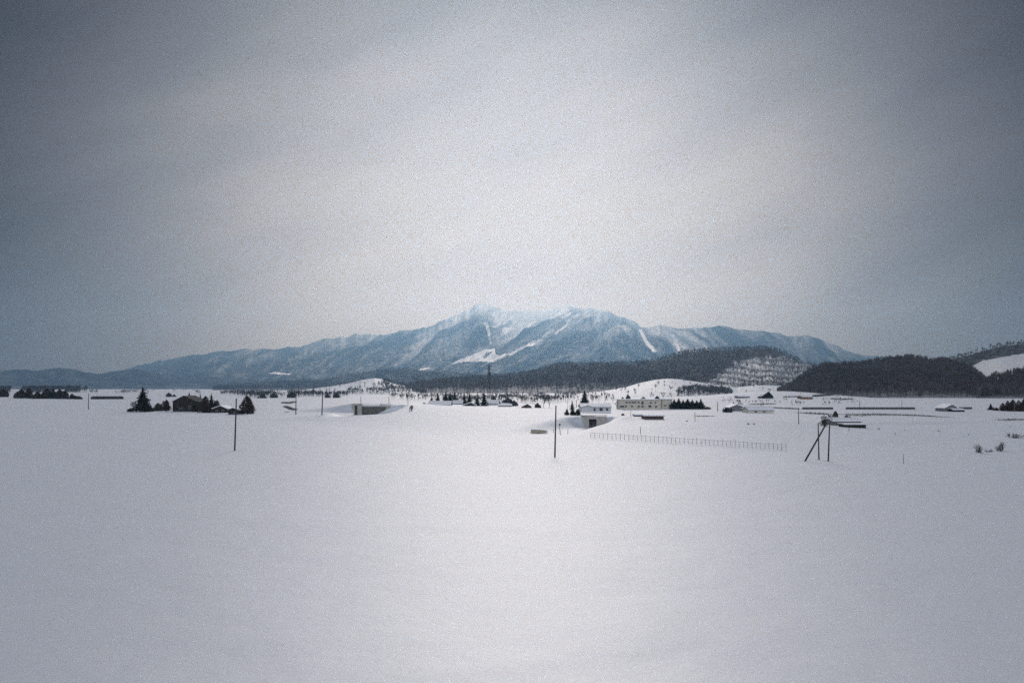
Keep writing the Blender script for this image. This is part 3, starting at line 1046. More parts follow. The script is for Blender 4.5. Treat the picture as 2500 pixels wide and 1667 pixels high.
pole(1697, 1027.5, 1696.5, 1006, 1.4, 'short thin pole at the left end of a dark slit in the snow', group=PG)
pole(1950, 1035, 1949.5, 995, 1.8, 'grey pole at the left end of the dark ditch, before the hoarding', group=PG)
pole(1752, 1000, 1752, 981, 1.6, 'short post left of the round-roofed farm sheds', group=PG, dist_v=1004)
pole(2099, 995, 2099, 977, 1.2, 'thin pole in front of the dark hill, above the long hoarding', group=PG, dist_v=1000)
pole(2202, 993, 2202, 977, 1.0, 'faint thin pole near the right end of the long hoarding', group=PG, dist_v=999)
pole(1564, 1059, 1563.4, 1041, 1.4, 'small thin stake in the snow above the wire fence', cat='stake', name='snow_stake', group='stakes in the snow')
pole(2206, 1131, 2206, 1108, 1.2, 'lone thin stake in the open snow right of the braced pole', cat='stake', name='snow_stake', group='stakes in the snow')
pole(2072.7, 1052, 2072.7, 1043, 1.3, 'small stake below the snowed-in farmhouse at right', cat='stake', name='snow_stake', group='stakes in the snow')
pole(1351, 1056, 1351, 1046, 1.3, 'short reddish stake just left of the mirror sign', cat='stake', name='snow_stake', mat=M['redwood'], group='stakes in the snow')
pole(1368.8, 1061.5, 1368.8, 1050, 1.3, 'short reddish stake just below the mirror sign', cat='stake', name='snow_stake', mat=M['redwood'], group='stakes in the snow')
pole(1386.5, 1060, 1386.5, 1047, 1.3, 'short stake at the foot of the snow ramp by the underpass', cat='stake', name='snow_stake', mat=M['redwood'], group='stakes in the snow')


def mirror_sign():
    x, y = base(1365.2, 1057.5)
    s = y / F
    o = thing('mirror_sign', 'small round-headed sign on a thin post right of the tall middle pole', 'sign', (x, y, gz(x, y)))
    part('post', MB().tube((0, 0, -0.3), (0.9 * s, 0, 20 * s), 0.05, 0.05, 8), M['metal'], o)
    part('sign_head', MB().tube((1.4 * s, -0.06, 20.5 * s), (1.6 * s, 0.06, 20.5 * s), 2.4 * s, 2.4 * s, 16), M['mirror'], o)
    part('hood', MB().tube((1.3 * s, -0.14, 22.8 * s), (1.3 * s, 0.1, 23.0 * s), 1.5 * s, 1.5 * s, 10), M['mirror'], o)


mirror_sign()


def signal_mast():
    Y = 420.0
    s = Y / F
    x = (1386 - 1250) * s
    o = thing('signal_mast', 'thin mast with red and white bands left of the white house', 'mast', (x, Y, 0))
    z0 = H - (1000 - VH) * s; z1 = H - (980 - VH) * s
    part('shaft', MB().tube((0, 0, -0.5), (0, 0, z1), 0.09, 0.07, 8), M['metal'], o)
    for k in range(3):
        part('red_band', MB().tube((0, 0, z1 - 0.5 - k * 1.0), (0, 0, z1 - 0.9 - k * 1.0), 0.13, 0.13, 8), M['red'], o)
    part('cross_arm', MB().box(-1.2, 0.3, -0.06, 0.06, z1 - 0.16, z1 - 0.02), M['red'], o)


signal_mast()


def tower():
    Y = 900.0; s = Y / F
    x = (1194 - 1250) * s
    o = thing('lattice_tower', 'tall dark lattice radio tower rising in front of the snowy mountain', 'tower', (x, Y, 0))
    top = H - (893 - VH) * s
    w0, w1 = 2.3, 0.95
    lv = 12
    for sx in (-1, 1):
        for sy in (-1, 1):
            part('leg', MB().tube((sx * w0, sy * w0, -0.5), (sx * w1, sy * w1, top), 0.27, 0.22, 6), M["darkmetal"], o)
    br = MB()
    for i in range(lv):
        z0 = top * i / lv; z1 = top * (i + 1) / lv
        a = w0 + (w1 - w0) * i / lv; b = w0 + (w1 - w0) * (i + 1) / lv
        for k in range(4):
            c = [(-1, -1), (1, -1), (1, 1), (-1, 1)]
            p, q = c[k], c[(k + 1) % 4]
            br.tube((p[0] * a, p[1] * a, z0), (q[0] * b, q[1] * b, z1), 0.11, 0.11, 4, cap=False)
            br.tube((q[0] * a, q[1] * a, z0), (p[0] * b, p[1] * b, z1), 0.11, 0.11, 4, cap=False)
            br.tube((p[0] * b, p[1] * b, z1), (q[0] * b, q[1] * b, z1), 0.06, 0.06, 4, cap=False)
    part('mast_pipe', MB().tube((0, 0, -0.5), (0, 0, top), 0.42, 0.38, 10), M['darkmetal'], o)
    part('bracing', br, M['darkmetal'], o)
    for z, rr in ((top - 0.6, 1.9), (top - 5, 1.7), (top - 9.5, 1.6)):
        pf = part('platform', MB().tube((0, 0, z), (0, 0, z + 0.2), rr, rr, 12), M['darkmetal'], o)
        for k in range(6):
            an = k * math.pi / 3
            part('antenna', MB().box(rr * math.cos(an) - 0.16, rr * math.cos(an) + 0.16, rr * math.sin(an) - 0.12, rr * math.sin(an) + 0.12, z + 0.2, z + 2.3),
                 M['darkmetal'], pf)
    part('lightning_rod', MB().tube((0, 0, top), (0, 0, top + 2.6), 0.09, 0.05, 6), M['darkmetal'], o)
    part('dish', MB().tube((0.9, -0.5, top - 14), (0.9, -0.9, top - 14), 0.9, 0.8, 14), M['metal'], o)


tower()


def snow_fence():
    A = base(1442, 1068); B = base(1919, 1099.5)
    n = 46
    L = math.hypot(B[0] - A[0], B[1] - A[1])
    o = thing('wire_fence', 'long low wire fence of thin posts along the foot of the snow bank', 'fence', (A[0], A[1], 0))
    pm = None
    tops = []
    for i in range(n + 1):
        t = i / n
        # posts look evenly spaced in the picture, wider towards the camera in the field
        u = 1442 + (1919 - 1442) * t; v = 1068 + (1099.5 - 1068) * t
        x, y = base(u, v); z = gz(x, y)
        hgt = 1.25
        if pm is None:
            pm = MB().tube((0, 0, -0.4), (0, 0, hgt), 0.055, 0.05, 6).mesh('post')
            pm.materials.append(M['wire'])
        p = link_mesh('post', pm, None, o, (x - A[0], y - A[1], z))
        p.scale = (1, 1, 1 + 0.16 * math.sin(i * 2.1 + math.sin(i * 7.7)))
        p.rotation_euler = (0.05 * math.sin(i * 5.3), 0.06 * math.sin(i * 3.7 + 1), 0)
        tops.append((x - A[0], y - A[1], z))
    for hz, r in ((1.1, 0.032), (0.62, 0.016), (0.25, 0.016)):
        mb = MB()
        for a, b in zip(tops[:-1], tops[1:]):
            mb.tube((a[0], a[1], a[2] + hz), (b[0], b[1], b[2] + hz), r, r, 4, cap=False)
        part('rail' if hz > 1 else 'wire', mb, M['wire'], o)
    br = MB()
    part('end_brace', br.tube((tops[-1][0] - 1.3, tops[-1][1] + 0.2, tops[-1][2] - 0.2), (tops[-1][0], tops[-1][1], tops[-1][2] + 1.0), 0.028, 0.028, 5), M['wire'], o)


snow_fence()


def hoarding(u0, u1, vt, vb, label, panels):
    x0, y = base(u0, vb); x1, _ = base(u1, vb)
    h = (vb - vt) / F * y
    o = thing('snow_barrier', label, 'barrier', (x0, y, gz((x0 + x1) / 2, y)), group='dark snow barriers on the right plain')
    w = (x1 - x0) / panels
    me = MB().box(0.06, w - 0.06, -0.03, 0.03, 0.12, h).mesh('panel')
    me.materials.append(M['darkmetal'])
    sl = MB()
    pm = MB().box(-0.06, 0.06, -0.08, 0.08, -0.5, h + 0.05).mesh('post')
    pm.materials.append(M['darkmetal'])
    for i in range(panels):
        link_mesh('panel', me, None, o, (i * w, 0, 0))
    for i in range(panels + 1):
        link_mesh('post', pm, None, o, (i * w, 0.0, 0))


hoarding(1959, 2031, 993.8, 999.6, 'shorter of the two dark straight snow barriers on the right plain', 7)
hoarding(2065, 2223, 993.8, 999.6, 'longest dark straight snow barrier below the dark right hill', 15)
hoarding(2342, 2371, 993.6, 999.2, 'low dark fence piece touching the grey farmhouse at right', 3)


# ------------------------------------------------------------------ concrete works
def underpass_right():
    Y = HF / (1045.5 - VH); s = Y / F
    X0 = (1419 - 1250) * s
    P = lambda u, v: ((u - 1419) * s, (1045.5 - v) * s)     # local x,z
    o = thing('underpass_portal', 'tan concrete underpass mouth with a square dark opening in the snow bank', 'underpass', (X0, Y, 0))
    ox0, oz0 = P(1438, 1038.5); ox1, oz1 = P(1456.5, 1023)
    a = P(1418, 1015); b = P(1482, 1016.5)
    wl_ = MB()
    th = 0.6
    # wall pieces round the opening
    wl_.prism([P(1429, 1046), (ox0, -0.4), (ox0, a[1]), a], 0, th)
    part('wing_wall', wl_, M['concrete'], o)
    part('wing_wall', MB().prism([(ox1, -0.4), P(1464, 1046), P(1482, 1026), b, (ox1, b[1] + 0.02)], 0, th), M['concrete'], o)
    part('lintel', MB().prism([(ox0 + 0.003, oz1), (ox1 - 0.003, oz1), (ox1 - 0.003, b[1] + 0.02), (ox0 + 0.003, a[1])], 0.004, th), M['concrete'], o)
    part('coping', MB().box(a[0] - 0.1, b[0] + 0.1, -0.12, th + 0.1, a[1] + 0.005, a[1] + 0.2), M['concrete'], o)
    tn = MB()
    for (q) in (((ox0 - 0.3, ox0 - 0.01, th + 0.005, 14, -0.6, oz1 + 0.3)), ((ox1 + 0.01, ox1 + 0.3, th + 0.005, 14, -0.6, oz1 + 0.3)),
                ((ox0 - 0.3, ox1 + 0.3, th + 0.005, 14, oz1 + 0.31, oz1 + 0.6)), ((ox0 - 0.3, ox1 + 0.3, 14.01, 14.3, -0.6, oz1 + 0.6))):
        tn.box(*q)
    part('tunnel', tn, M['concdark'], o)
    # snow piled on the coping and against the mouth
    return o


underpass_right()


def underpass_left():
    Y = HF / (1013 - VH); s = Y / F
    X0 = (858 - 1250) * s
    P = lambda u, v: ((u - 858) * s, (1013 - v) * s)
    o = thing('underpass_portal', 'grey concrete underpass with pillar block and long dark wall behind the left snowfield', 'underpass', (X0, Y, 0))
    x0, z0 = P(858, 1013); x1, z1 = P(883, 985)
    rx0, rz0 = P(865.5, 1009); rx1, rz1 = P(872.5, 989.5)
    pm = MB()
    pm.prism([(x0 + 1.2, -0.6), (rx0, -0.6), (rx0, z1), (x0, z1), (x0, z1 * 0.72)], 0, 1.2)
    pm.box(rx1, x1, 0.0, 1.2, -0.6, z1)
    pm.box(rx0 + 0.003, rx1 - 0.003, 0.004, 1.2, rz1, z1 - 0.003)
    part('pillar', pm, M['concrete'], o)
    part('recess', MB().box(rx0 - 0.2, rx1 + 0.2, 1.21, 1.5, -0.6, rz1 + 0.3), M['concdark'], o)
    xa, _ = P(883, 1013); xb, zb = P(952, 993)
    part('long_wall', MB().prism([(xa + 0.01, -0.6), P(944, 1013), P(950.5, 1003), (xb, zb), (xa + 0.01, zb)], 1.0, 1.6), M['concdark'], o)
    part('beam', MB().prism([(xa + 0.01, zb + 0.004), (xb, zb + 0.004), (xb, zb + 0.45), (xa + 0.01, zb + 0.45)], 0.85, 1.9), M['concrete'], o)
    part('right_return', MB().prism([P(938, 1013), P(950, 1005), P(952.5, 993.2), P(943, 993.2)], 0.55, 0.96), M['concrete'], o)
    rl = MB()
    ra, rz = P(927, 990.5); rb, _ = P(953, 990.5)
    for k in range(8):
        xx = ra + (rb - ra) * k / 7
        rl.tube((xx, 1.2, rz), (xx, 1.2, rz + 0.95), 0.05, 0.05, 6)
    for hz in (0.45, 0.92):
        rl.tube((ra, 1.2, rz + hz), (rb, 1.2, rz + hz), 0.05, 0.05, 6)
    part('railing', rl, M['darkmetal'], o)
    sn = MB().box(xa - 0.1, P(926, 0)[0], 0.8, 8, zb + 0.46, zb + 0.95)
    part('snow_cap', sn, M['snow'], o)
    return o


underpass_left()


def tan_slab():
    Y = HF / (1058.5 - VH); s = Y / F
    x = (1316 - 1250) * s
    o = thing('concrete_headwall', 'tan concrete slab edge with a small culvert hole painted dark poking out of the snow', 'headwall', (x, Y, gz(x, Y)))
    P = lambda u, v: ((u - 1316) * s, (1058.5 - v) * s)
    part('slab', MB().prism([P(1297, 1056), P(1308, 1060), P(1326, 1060), P(1338, 1054.5), P(1330, 1051.2), P(1316, 1050), P(1302, 1049.3), P(1295.5, 1050.5)], 0, 1.6), M['tan'], o)
    part('culvert_dark_block', MB().box(P(1311, 0)[0], P(1319, 0)[0], -0.05, 0.4, -0.1, 0.18), M['glass'], o)  # solid dark block painted for the shade inside the hole
    part('snow_cap', MB().prism([P(1294.5, 1050.3), P(1302, 1049.1), P(1316, 1049.8), P(1330, 1051), P(1338.5, 1054.3), P(1332, 1049.6), P(1316, 1047.6), P(1301, 1047.4)], -0.06, 2.6), M['snow'], o)


tan_slab()

# ------------------------------------------------------------------ left farm
px_tree('conifer', 348.5, 942, 1005, 21, 'tall ragged dark spruce at the left end of the left farm', clear=0.14)
px_tree('shrub', 326, 976, 1002.5, 11, 'bare brown shrub leaning on the left side of the tall spruce', cat='shrub', dens=1.6)
px_tree('bush', 318, 997, 1005, 9, 'low dark heap of brush left of the tall spruce', cat='shrub', low=0.0, name='brush_heap', shape='ball')
px_tree('bush', 366, 992, 1004, 12, 'low dark bush under the right side of the tall spruce', cat='shrub', low=0.0, shape='ball')
px_tree('bush', 386, 984.5, 1003, 13, 'olive-green rounded bush between the spruce and the barn', cat='shrub', mat=M['hedge'], low=0.0, shape='ball')
px_tree('bush', 406, 976.5, 1004, 12, 'reddish dark bush just left of the dark barn', cat='shrub', low=0.05, shape='ball')
building('barn', 'large black-brown gabled barn in the middle of the left farm', 'barn', 420, 481, 965.5, 1004.5, 14, 'darkwood', eave=0.63, ridge='y', snow=0.0,
         windows=[(0.36, 0.2, 0.14, 0.09), (0.72, 0.27, 0.08, 0.2)], doors=[(0.5, 0.14, 0.30)], apex=0.47, roof_over=0.5, roofmat=M['darkwood'])
px_tree('conifer', 462, 956, 985, 8, 'small dark tree behind the barn ridge', dy=0, clear=0.05)
px_tree('conifer', 489, 958, 1002, 8, 'left dark spruce in the tree clump right of the barn', clear=0.08)
px_tree('conifer', 516, 959, 1003, 11, 'pointed dark spruce right in the tree clump beside the barn', clear=0.08)
px_tree('bush', 474, 984, 1005, 10, 'dark bush against the right wall of the dark barn', cat='shrub', low=0.0, shape='ball')
px_tree('shrub', 533, 984, 1006, 10, 'bare brown shrub behind the low white-roofed cottage', cat='shrub', dens=1.6)
px_tree('leafy', 502, 968, 1005, 15, 'broad brown-black tree in the clump right of the barn', low=0.02)
px_tree('bush', 500, 984, 1007, 18, 'reddish thicket at the foot of the tree clump by the barn', cat='shrub', low=0.0, shape='ball')
px_tree('bush', 530, 977, 1000, 9, 'dark rounded bush above the low white-roofed cottage', cat='shrub', low=0.1, shape='ball')
building('cottage', 'low cottage with a slanting white roof right of the barn clump', 'house', 517, 556, 989, 1007.5, 8, 'darkwood', eave=0.5, ridge='y', snow=0.3,
         windows=[(0.3, 0.25, 0.14, 0.2), (0.7, 0.25, 0.14, 0.25)], apex=0.55)
building('shed', 'small dark shed between the cottage and the round leafy tree', 'shed', 556, 585, 994.5, 1011.5, 6, 'darkwood', eave=0.6, ridge='y', snow=0.12,
         windows=[(0.6, 0.3, 0.22, 0.22)], apex=0.4)
px_tree('leafy', 603, 967.5, 1010.5, 19.5, 'dense egg-shaped dark tree at the right end of the left farm', low=0.03, shape='ball')

# far belt at the left edge
BG = 'trees in the dark belt at the far left'
for (u, vt, vb, hw, kd, lab) in [
    (8, 950, 969, 13, 'leafy', 'dark rounded tree cut by the left edge'),
    (37, 960, 972, 5, 'leafy', 'small lone dark bush-like tree near the left edge'),
    (52, 950, 972, 11, 'leafy', 'dark tree at the left end of the far-left belt'),
    (70, 948, 972.5, 10, 'leafy', 'taller dark tree next to the left end of the far-left belt'),
    (92, 957, 973, 13, 'leafy', 'low dark tree in the dip of the far-left belt'),
    (114, 949, 973, 13, 'leafy', 'big dark tree left of the middle of the far-left belt'),
    (130, 946, 973, 11, 'conifer', 'pointed dark tree in the middle of the far-left belt'),
    (146, 951, 973.5, 12, 'leafy', 'broad dark tree right of the middle of the far-left belt'),
    (160, 954, 973.5, 9, 'leafy', 'last full-height dark tree of the far-left belt'),
    (176, 962, 974, 11, 'bush', 'low dark bush where the far-left belt tapers off'),
    (192, 967, 974.5, 9, 'bush', 'lowest bush at the right tip of the far-left belt'),
]:
    px_tree(kd, u, vt, vb, hw, lab, group=BG, cat='tree' if kd != 'bush' else 'shrub', **({'low': 0.0} if kd != 'conifer' else {}))
building('greenhouse', 'long low dark hut in the snow right of the far-left tree belt', 'hut', 221, 291, 967, 974.3, 10, 'darkwood', eave=0.55, ridge='x', snow=0.0)
building('house', 'snow-roofed house half hidden in the far-left tree belt', 'house', 130, 152, 950.5, 962, 12, 'darkwood', eave=0.5, ridge='x', snow=1.2)

rng = random.Random(8)
FG = 'far trees along the back edge of the plain'
for (u, vt, vb, hw, lab) in [
    (412, 959, 968.5, 9, 'small snowy tree far behind the gap between spruce and barn'),
    (425, 963, 968.5, 6, 'low far bush just left of the barn roof'),
    (640, 962, 972, 11, 'low grey scrub right of the egg-shaped tree, left piece'),
    (668, 960, 971, 11, 'low grey scrub right of the egg-shaped tree, right piece'),
    (712, 957, 971, 13, 'grey scrub behind the slim grey pole'),
    (765, 949, 960, 5, 'small dark tree alone on the lower left snow slope'),
    (800, 962, 971, 9, 'grey scrub left at the foot of the left snow slope'),
    (822, 958, 971, 9, 'grey scrub right at the foot of the left snow slope'),
    (825, 948, 958, 6, 'tiny dark tree high on the left snow slope'),
]:
    px_tree('leafy', u, vt, vb, hw, lab, group=FG, mat=M['greytwig'], low=0.0)


# exposed ditch banks (dead grass and brush along a snow edge, in places also painted shade)
def bank_strip(name, pts, hgt, label, seed, spread=2.0):
    """ragged strip of dead grass along a ditch; pts: photo points on the plain"""
    r = np.random.default_rng(seed)
    P = [base(u, v) for u, v in pts]
    seg = []
    tot = sum(math.hypot(P[i + 1][0] - P[i][0], P[i + 1][1] - P[i][1]) for i in range(len(P) - 1))
    n = int(min(4000, (22 if spread < 6 else 60) * tot))
    T = np.zeros((n, 3, 3))
    for k in range(n):
        q = r.uniform(0, len(P) - 1); i = int(q); f = q - i
        x = P[i][0] * (1 - f) + P[i + 1][0] * f + r.normal() * 0.5
        y = P[i][1] * (1 - f) + P[i + 1][1] * f + r.normal() * spread
        z = gz(x, y) - 0.1
        a = r.uniform(0, 6.28); h_ = hgt * r.uniform(0.3, 1.2); w = r.uniform(0.06, 0.2)
        T[k] = [(x - math.cos(a) * w, y - math.sin(a) * w, z), (x + math.cos(a) * w, y + math.sin(a) * w, z), (x + r.normal() * 0.3, y + r.normal() * 0.3, z + h_)]
    o = tris_mesh(name, T, M['grass'])
    o['kind'] = 'stuff'; o['label'] = label; o['category'] = 'dead grass'


bank_strip('dead_grass', [(1886, 996), (1920, 998), (1950, 999)], 1.0, 'dark strip of dead grass right of the cream farm shed', 1)
bank_strip('dead_grass', [(1955, 1009), (1990, 1010), (2025, 1012)], 0.9, 'ditch grass and painted ditch shade left of the snowed-in farmhouse', 2, 5.0)  # blades also stand in for the dark shade band of the ditch
bank_strip('dead_grass', [(2068, 1014), (2120, 1012), (2170, 1012), (2230, 1014), (2290, 1017)], 0.5, 'ditch grass and painted slope shade below the long snow barrier', 3, 7.0)  # blades spread wide so their colour also makes the soft slope shade
bank_strip('dead_grass', [(690, 984), (705, 985), (720, 982)], 1.3, 'dark ditch edge behind the slim grey pole', 4)
bank_strip('dead_grass', [(696, 992), (708, 998), (721, 1001)], 0.8, 'slanting grassy ditch edge left of the slim grey pole', 5)
bank_strip('dead_grass', [(696, 1006), (705, 1006)], 0.5, 'tiny dark tuft line in the snow before the slim grey pole', 6)
bank_strip('dead_grass', [(1699, 1016), (1720, 1016.5), (1742, 1016)], 0.5, 'dark slit of bare ground right of the short thin pole', 7)
bank_strip('dead_grass', [(2440, 1026), (2470, 1025), (2500, 1024)], 0.6, 'faint dark ditch line at the right edge', 8)
bank_strip('dead_grass', [(1915, 970), (1945, 969), (1962, 968)], 1.8, 'thin dark hedge line left of the rusty shed', 9)
bank_strip('dead_grass', [(1986, 968), (2030, 965), (2080, 963.5)], 1.8, 'thin dark hedge line right of the rusty shed', 10)
bank_strip('dead_grass', [(2030, 974), (2055, 976), (2080, 975)], 1.6, 'grey scrub patch below the hedge line', 11)
bank_strip('dead_grass', [(1830, 988), (1860, 987), (1892, 986)], 0.9, 'thin dark line behind the white shed roof', 12)

# ------------------------------------------------------------------ village behind the bank
VG = 'houses of the village behind the snow bank'
building('house', 'small dark gabled house at the left end of the village', 'house', 1027, 1047, 981.5, 996, 8, 'darkwood', eave=0.4, ridge='y', snow=0.25, dist_v=991, apex=0.4, group=VG)
building('long_shed', 'long shed with a wide white roof and tan eave behind the bank', 'shed', 1044, 1101, 978.5, 996, 14, 'tan', eave=0.42, ridge='x', snow=0.6, dist_v=991, group=VG)
building('house', 'white-roofed dark house among the tall village conifers', 'house', 1105, 1130, 976.5, 992, 9, 'darkwood', eave=0.45, ridge='x', snow=0.8, dist_v=987, group=VG,
         windows=[(0.3, 0.3, 0.12, 0.15), (0.7, 0.3, 0.12, 0.15)])
building('house', 'white-roofed house with a dark gable on its right, mid village', 'house', 1129, 1163, 981, 996, 9, 'darkwood', eave=0.4, ridge='y', snow=0.5, dist_v=991, apex=0.62, group=VG,
         windows=[(0.62, 0.35, 0.1, 0.18)])
building('house', 'broad white-roofed house right of the tall village conifers', 'house', 1188, 1218, 976, 994, 10, 'white', eave=0.5, ridge='x', snow=0.9, dist_v=989, group=VG,
         windows=[(0.3, 0.25, 0.1, 0.15), (0.65, 0.25, 0.1, 0.15)])
building('shed', 'long low dark shed right of the broad white-roofed house', 'shed', 1216, 1250, 985.5, 996, 6, 'darkwood', eave=0.5, ridge='x', snow=0.4, dist_v=993, group=VG)
building('barn', 'small red-brown gabled barn near the bare village trees', 'barn', 1273, 1298, 985, 999, 9, 'redwood', eave=0.4, ridge='y', snow=0.3, dist_v=996, apex=0.6, group=VG)
CG = 'conifers around the village'
for (u, vt, vb, hw, dv, lab) in [
    (1054, 966, 988, 7, 985, 'shortest dark conifer at the left of the village row'),
    (1069, 959, 988, 9, 984, 'second dark conifer behind the long white-roofed shed'),
    (1088, 953, 988, 10, 984, 'tall dark conifer above the right half of the long shed'),
    (1099, 957, 988, 9, 985, 'dark conifer close left of the house among the conifers'),
    (1110, 951, 988, 9, 983, 'tallest dark conifer above the house among the conifers'),
    (1133, 955, 990, 8, 985, 'dark conifer left above the gabled mid village house'),
    (1146, 956, 990, 9, 986, 'dark conifer right above the gabled mid village house'),
    (1165, 966, 992, 9, 990, 'short snow-speckled conifer right of the mid village gable'),
    (1182, 955, 994, 10, 990, 'big dark conifer in front of the tower foot'),
]:
    px_tree('conifer', u, vt, dv + 0.5, hw, lab, group=CG, clear=0.04)
for (u, vt, vb, hw, lab) in [
    (1205, 966, 985, 9, 'grey bush right of the big conifer by the tower'),
    (1216, 974, 988, 7, 'grey bush at the right gable of the broad white-roofed house'),
    (1255, 978, 991, 12, 'grey scrub between the long low shed and the red barn'),
    (1240, 972, 984, 14, 'pale grey scrub above the long low dark shed'),
    (1312, 984, 995, 10, 'grey scrub right of the red-brown barn'),
]:
    px_tree('bush', u, vt, vb, hw, lab, cat='shrub', mat=M['greytwig'], low=0.0, group='scrub around the village')
BT = 'bare trees behind the snow bank'
for (u, vt, vb, hw, lab) in [
    (1327, 966, 995, 9, 'bare tree right of the red barn, left of the pair'),
    (1341, 965, 995, 8, 'bare tree right of the red barn, right of the pair'),
    (1446, 960, 984, 9, 'bare grey tree just right of the lone tall conifer'),
    (1462, 961, 983, 9, 'bare grey tree behind the roof of the white house'),
    (1476, 965, 983, 8, 'bare grey tree above the right end of the white house'),
    (1496, 966, 984, 7, 'pale bare bush-like tree left of the school building'),
    (1506, 977, 998, 6, 'thin bare tree close to the left end of the school building'),
    (1550, 950, 962, 7, 'round bare tree on the open slope above the school'),
    (1588, 955, 969, 8, 'bare tree on the slope above the school, right one'),
    (1618, 956, 972, 10, 'bare tree above the pale annex of the school'),
    (1640, 955, 972, 10, 'bare tree above the left end of the conifer hedge'),
]:
    px_tree('bare', u, vt, vb, hw, lab, group=BT, mat=M['greytwig'], dens=1.5, tw=0.10)
px_tree('conifer', 1427, 950, 986, 12, 'lone tall dark conifer above the white house', clear=0.03)
px_tree('conifer', 1397, 976, 1000, 6, 'small conifer left of the white house roof', clear=0.03)
px_tree('conifer', 1384, 997, 1012.5, 6.5, 'small dark conifer at the snow bank edge left of the white house', clear=0.02)
px_tree('bush', 1398, 1000, 1013, 8, 'dark snow-dusted bush left of the white house, left one', cat='shrub', mat=M['needle'], low=0.0)
px_tree('bush', 1411, 999, 1013.5, 8, 'dark snow-dusted bush left of the white house, right one', cat='shrub', mat=M['needle'], low=0.0)

building('house', 'low white house with dark windows above the tan underpass', 'house', 1417, 1493, 984.5, 1010, 12, 'white', eave=0.62, ridge='x', snow=0.55, dist_v=1011,
         windows=[(0.16, 0.42, 0.17, 0.30), (0.32, 0.40, 0.05, 0.20), (0.45, 0.40, 0.05, 0.22), (0.67, 0.42, 0.10, 0.24), (0.87, 0.42, 0.07, 0.18)])
building('entrance_hall', 'small white gabled porch roof on the left front of the white house', 'porch', 1419, 1450, 988, 996.5, 5, 'white', eave=0.25, ridge='y', snow=0.3, dist_v=1011.5)


def low_wall():
    Y = 292.0; s = Y / F
    o = thing('low_wall', 'low dark grey wall with snow on top before the white house', 'wall', ((1421 - 1250) * s, Y, 0))
    z0 = H - (1013 - VH) * s; z1 = H - (1007.5 - VH) * s
    w = (1492 - 1421) * s
    n = 7
    for i in range(n):
        part('panel', MB().box(i * w / n + 0.03, (i + 1) * w / n - 0.03, 0, 0.2, -0.5, z1), M['concdark'], o)
    part('snow_cap', MB().box(-0.1, w + 0.1, -0.15, 0.5, z1 + 0.005, z1 + 0.4), M['snow'], o)


low_wall()

sch_w = []
for fx in (0.20, 0.27, 0.34, 0.40):
    sch_w.append((fx - 0.03, 0.66, 0.05, 0.13))
sch_w += [(0.46, 0.66, 0.04, 0.14), (0.55, 0.60, 0.045, 0.3), (0.75, 0.64, 0.04, 0.14), (0.86, 0.64, 0.03, 0.13), (0.06, 0.22, 0.09, 0.17), (0.15, 0.24, 0.04, 0.16), (0.46, 0.22, 0.05, 0.15),
          (0.55, 0.22, 0.05, 0.15), (0.73, 0.24, 0.07, 0.2), (0.88, 0.22, 0.05, 0.14), (0.30, 0.22, 0.05, 0.12)]
building('school_building', 'long cream two-storey flat-roofed building right of the white house', 'building', 1512, 1615, 974.5, 997, 12, 'cream', ridge='flat', snow=0.35, dist_v=999,
         windows=sch_w, chimney=(0.965, 2.2))
building('annex', 'paler flat-roofed annex at the right end of the cream building', 'building', 1615.5, 1642, 973.5, 996.5, 10, 'paletan', ridge='flat', snow=0.4, dist_v=998.5,
         windows=[(0.3, 0.3, 0.16, 0.12), (0.75, 0.3, 0.16, 0.12)])
for (u, vt, vb, hw, lab) in [
    (1533, 963, 978, 7, 'dark bushy tree showing over the school roof, left'),
    (1520, 969, 978, 4, 'small dark tree over the left end of the school roof'),
    (1571, 969, 979, 7, 'low dark tree over the middle of the school roof'),
    (1604, 967, 979, 9, 'dark tree over the right end of the school roof'),
]:
    px_tree('leafy', u, vt, vb, hw, lab, mat=M['needle'], low=0.0, group='trees over the school roof')
HG = 'conifers of the dark hedge row right of the school'
for i, u in enumerate([1646, 1657, 1668, 1679, 1690, 1701, 1711]):
    px_tree('conifer', u, [973, 971, 975, 972, 974, 976, 972][i], 998.5, [13, 15, 12, 16, 13, 14, 11][i], ['leftmost conifer of the dark hedge row, touching the annex', 'second conifer from the left in the dark hedge row',
            'third conifer from the left in the dark hedge row', 'middle conifer of the dark hedge row', 'third conifer from the right in the dark hedge row',
            'second conifer from the right in the dark hedge row', 'rightmost conifer of the dark hedge row'][i], group=HG, clear=0.0, levels=20)
px_tree('bush', 1728, 993, 999, 10, 'low brown scrub right of the conifer hedge', cat='shrub', low=0.0, shape='ball', mat=M['hedge'])
building('sunken_shed', 'dark red shed half buried in snow with a rounded right end', 'shed', 1572, 1622, 1012, 1024, 6, 'redwood', eave=0.62, ridge='x', snow=0.35)
building('shed', 'thin dark snow-covered roof left of the half-buried red shed', 'shed', 1549, 1577, 1010.5, 1016.5, 4, 'darkwood', eave=0.5, ridge='x', snow=0.3)
pole(1540, 1016, 1540, 1003, 1.1, 'thin post between the white house and the buried red shed', name='post', cat='post', group='stakes in the snow')
px_tree('bush', 1521, 1009.5, 1014, 4, 'tiny reddish scrub between white house and buried shed', cat='shrub', low=0.0, mat=M['redwood'], shape='ball')

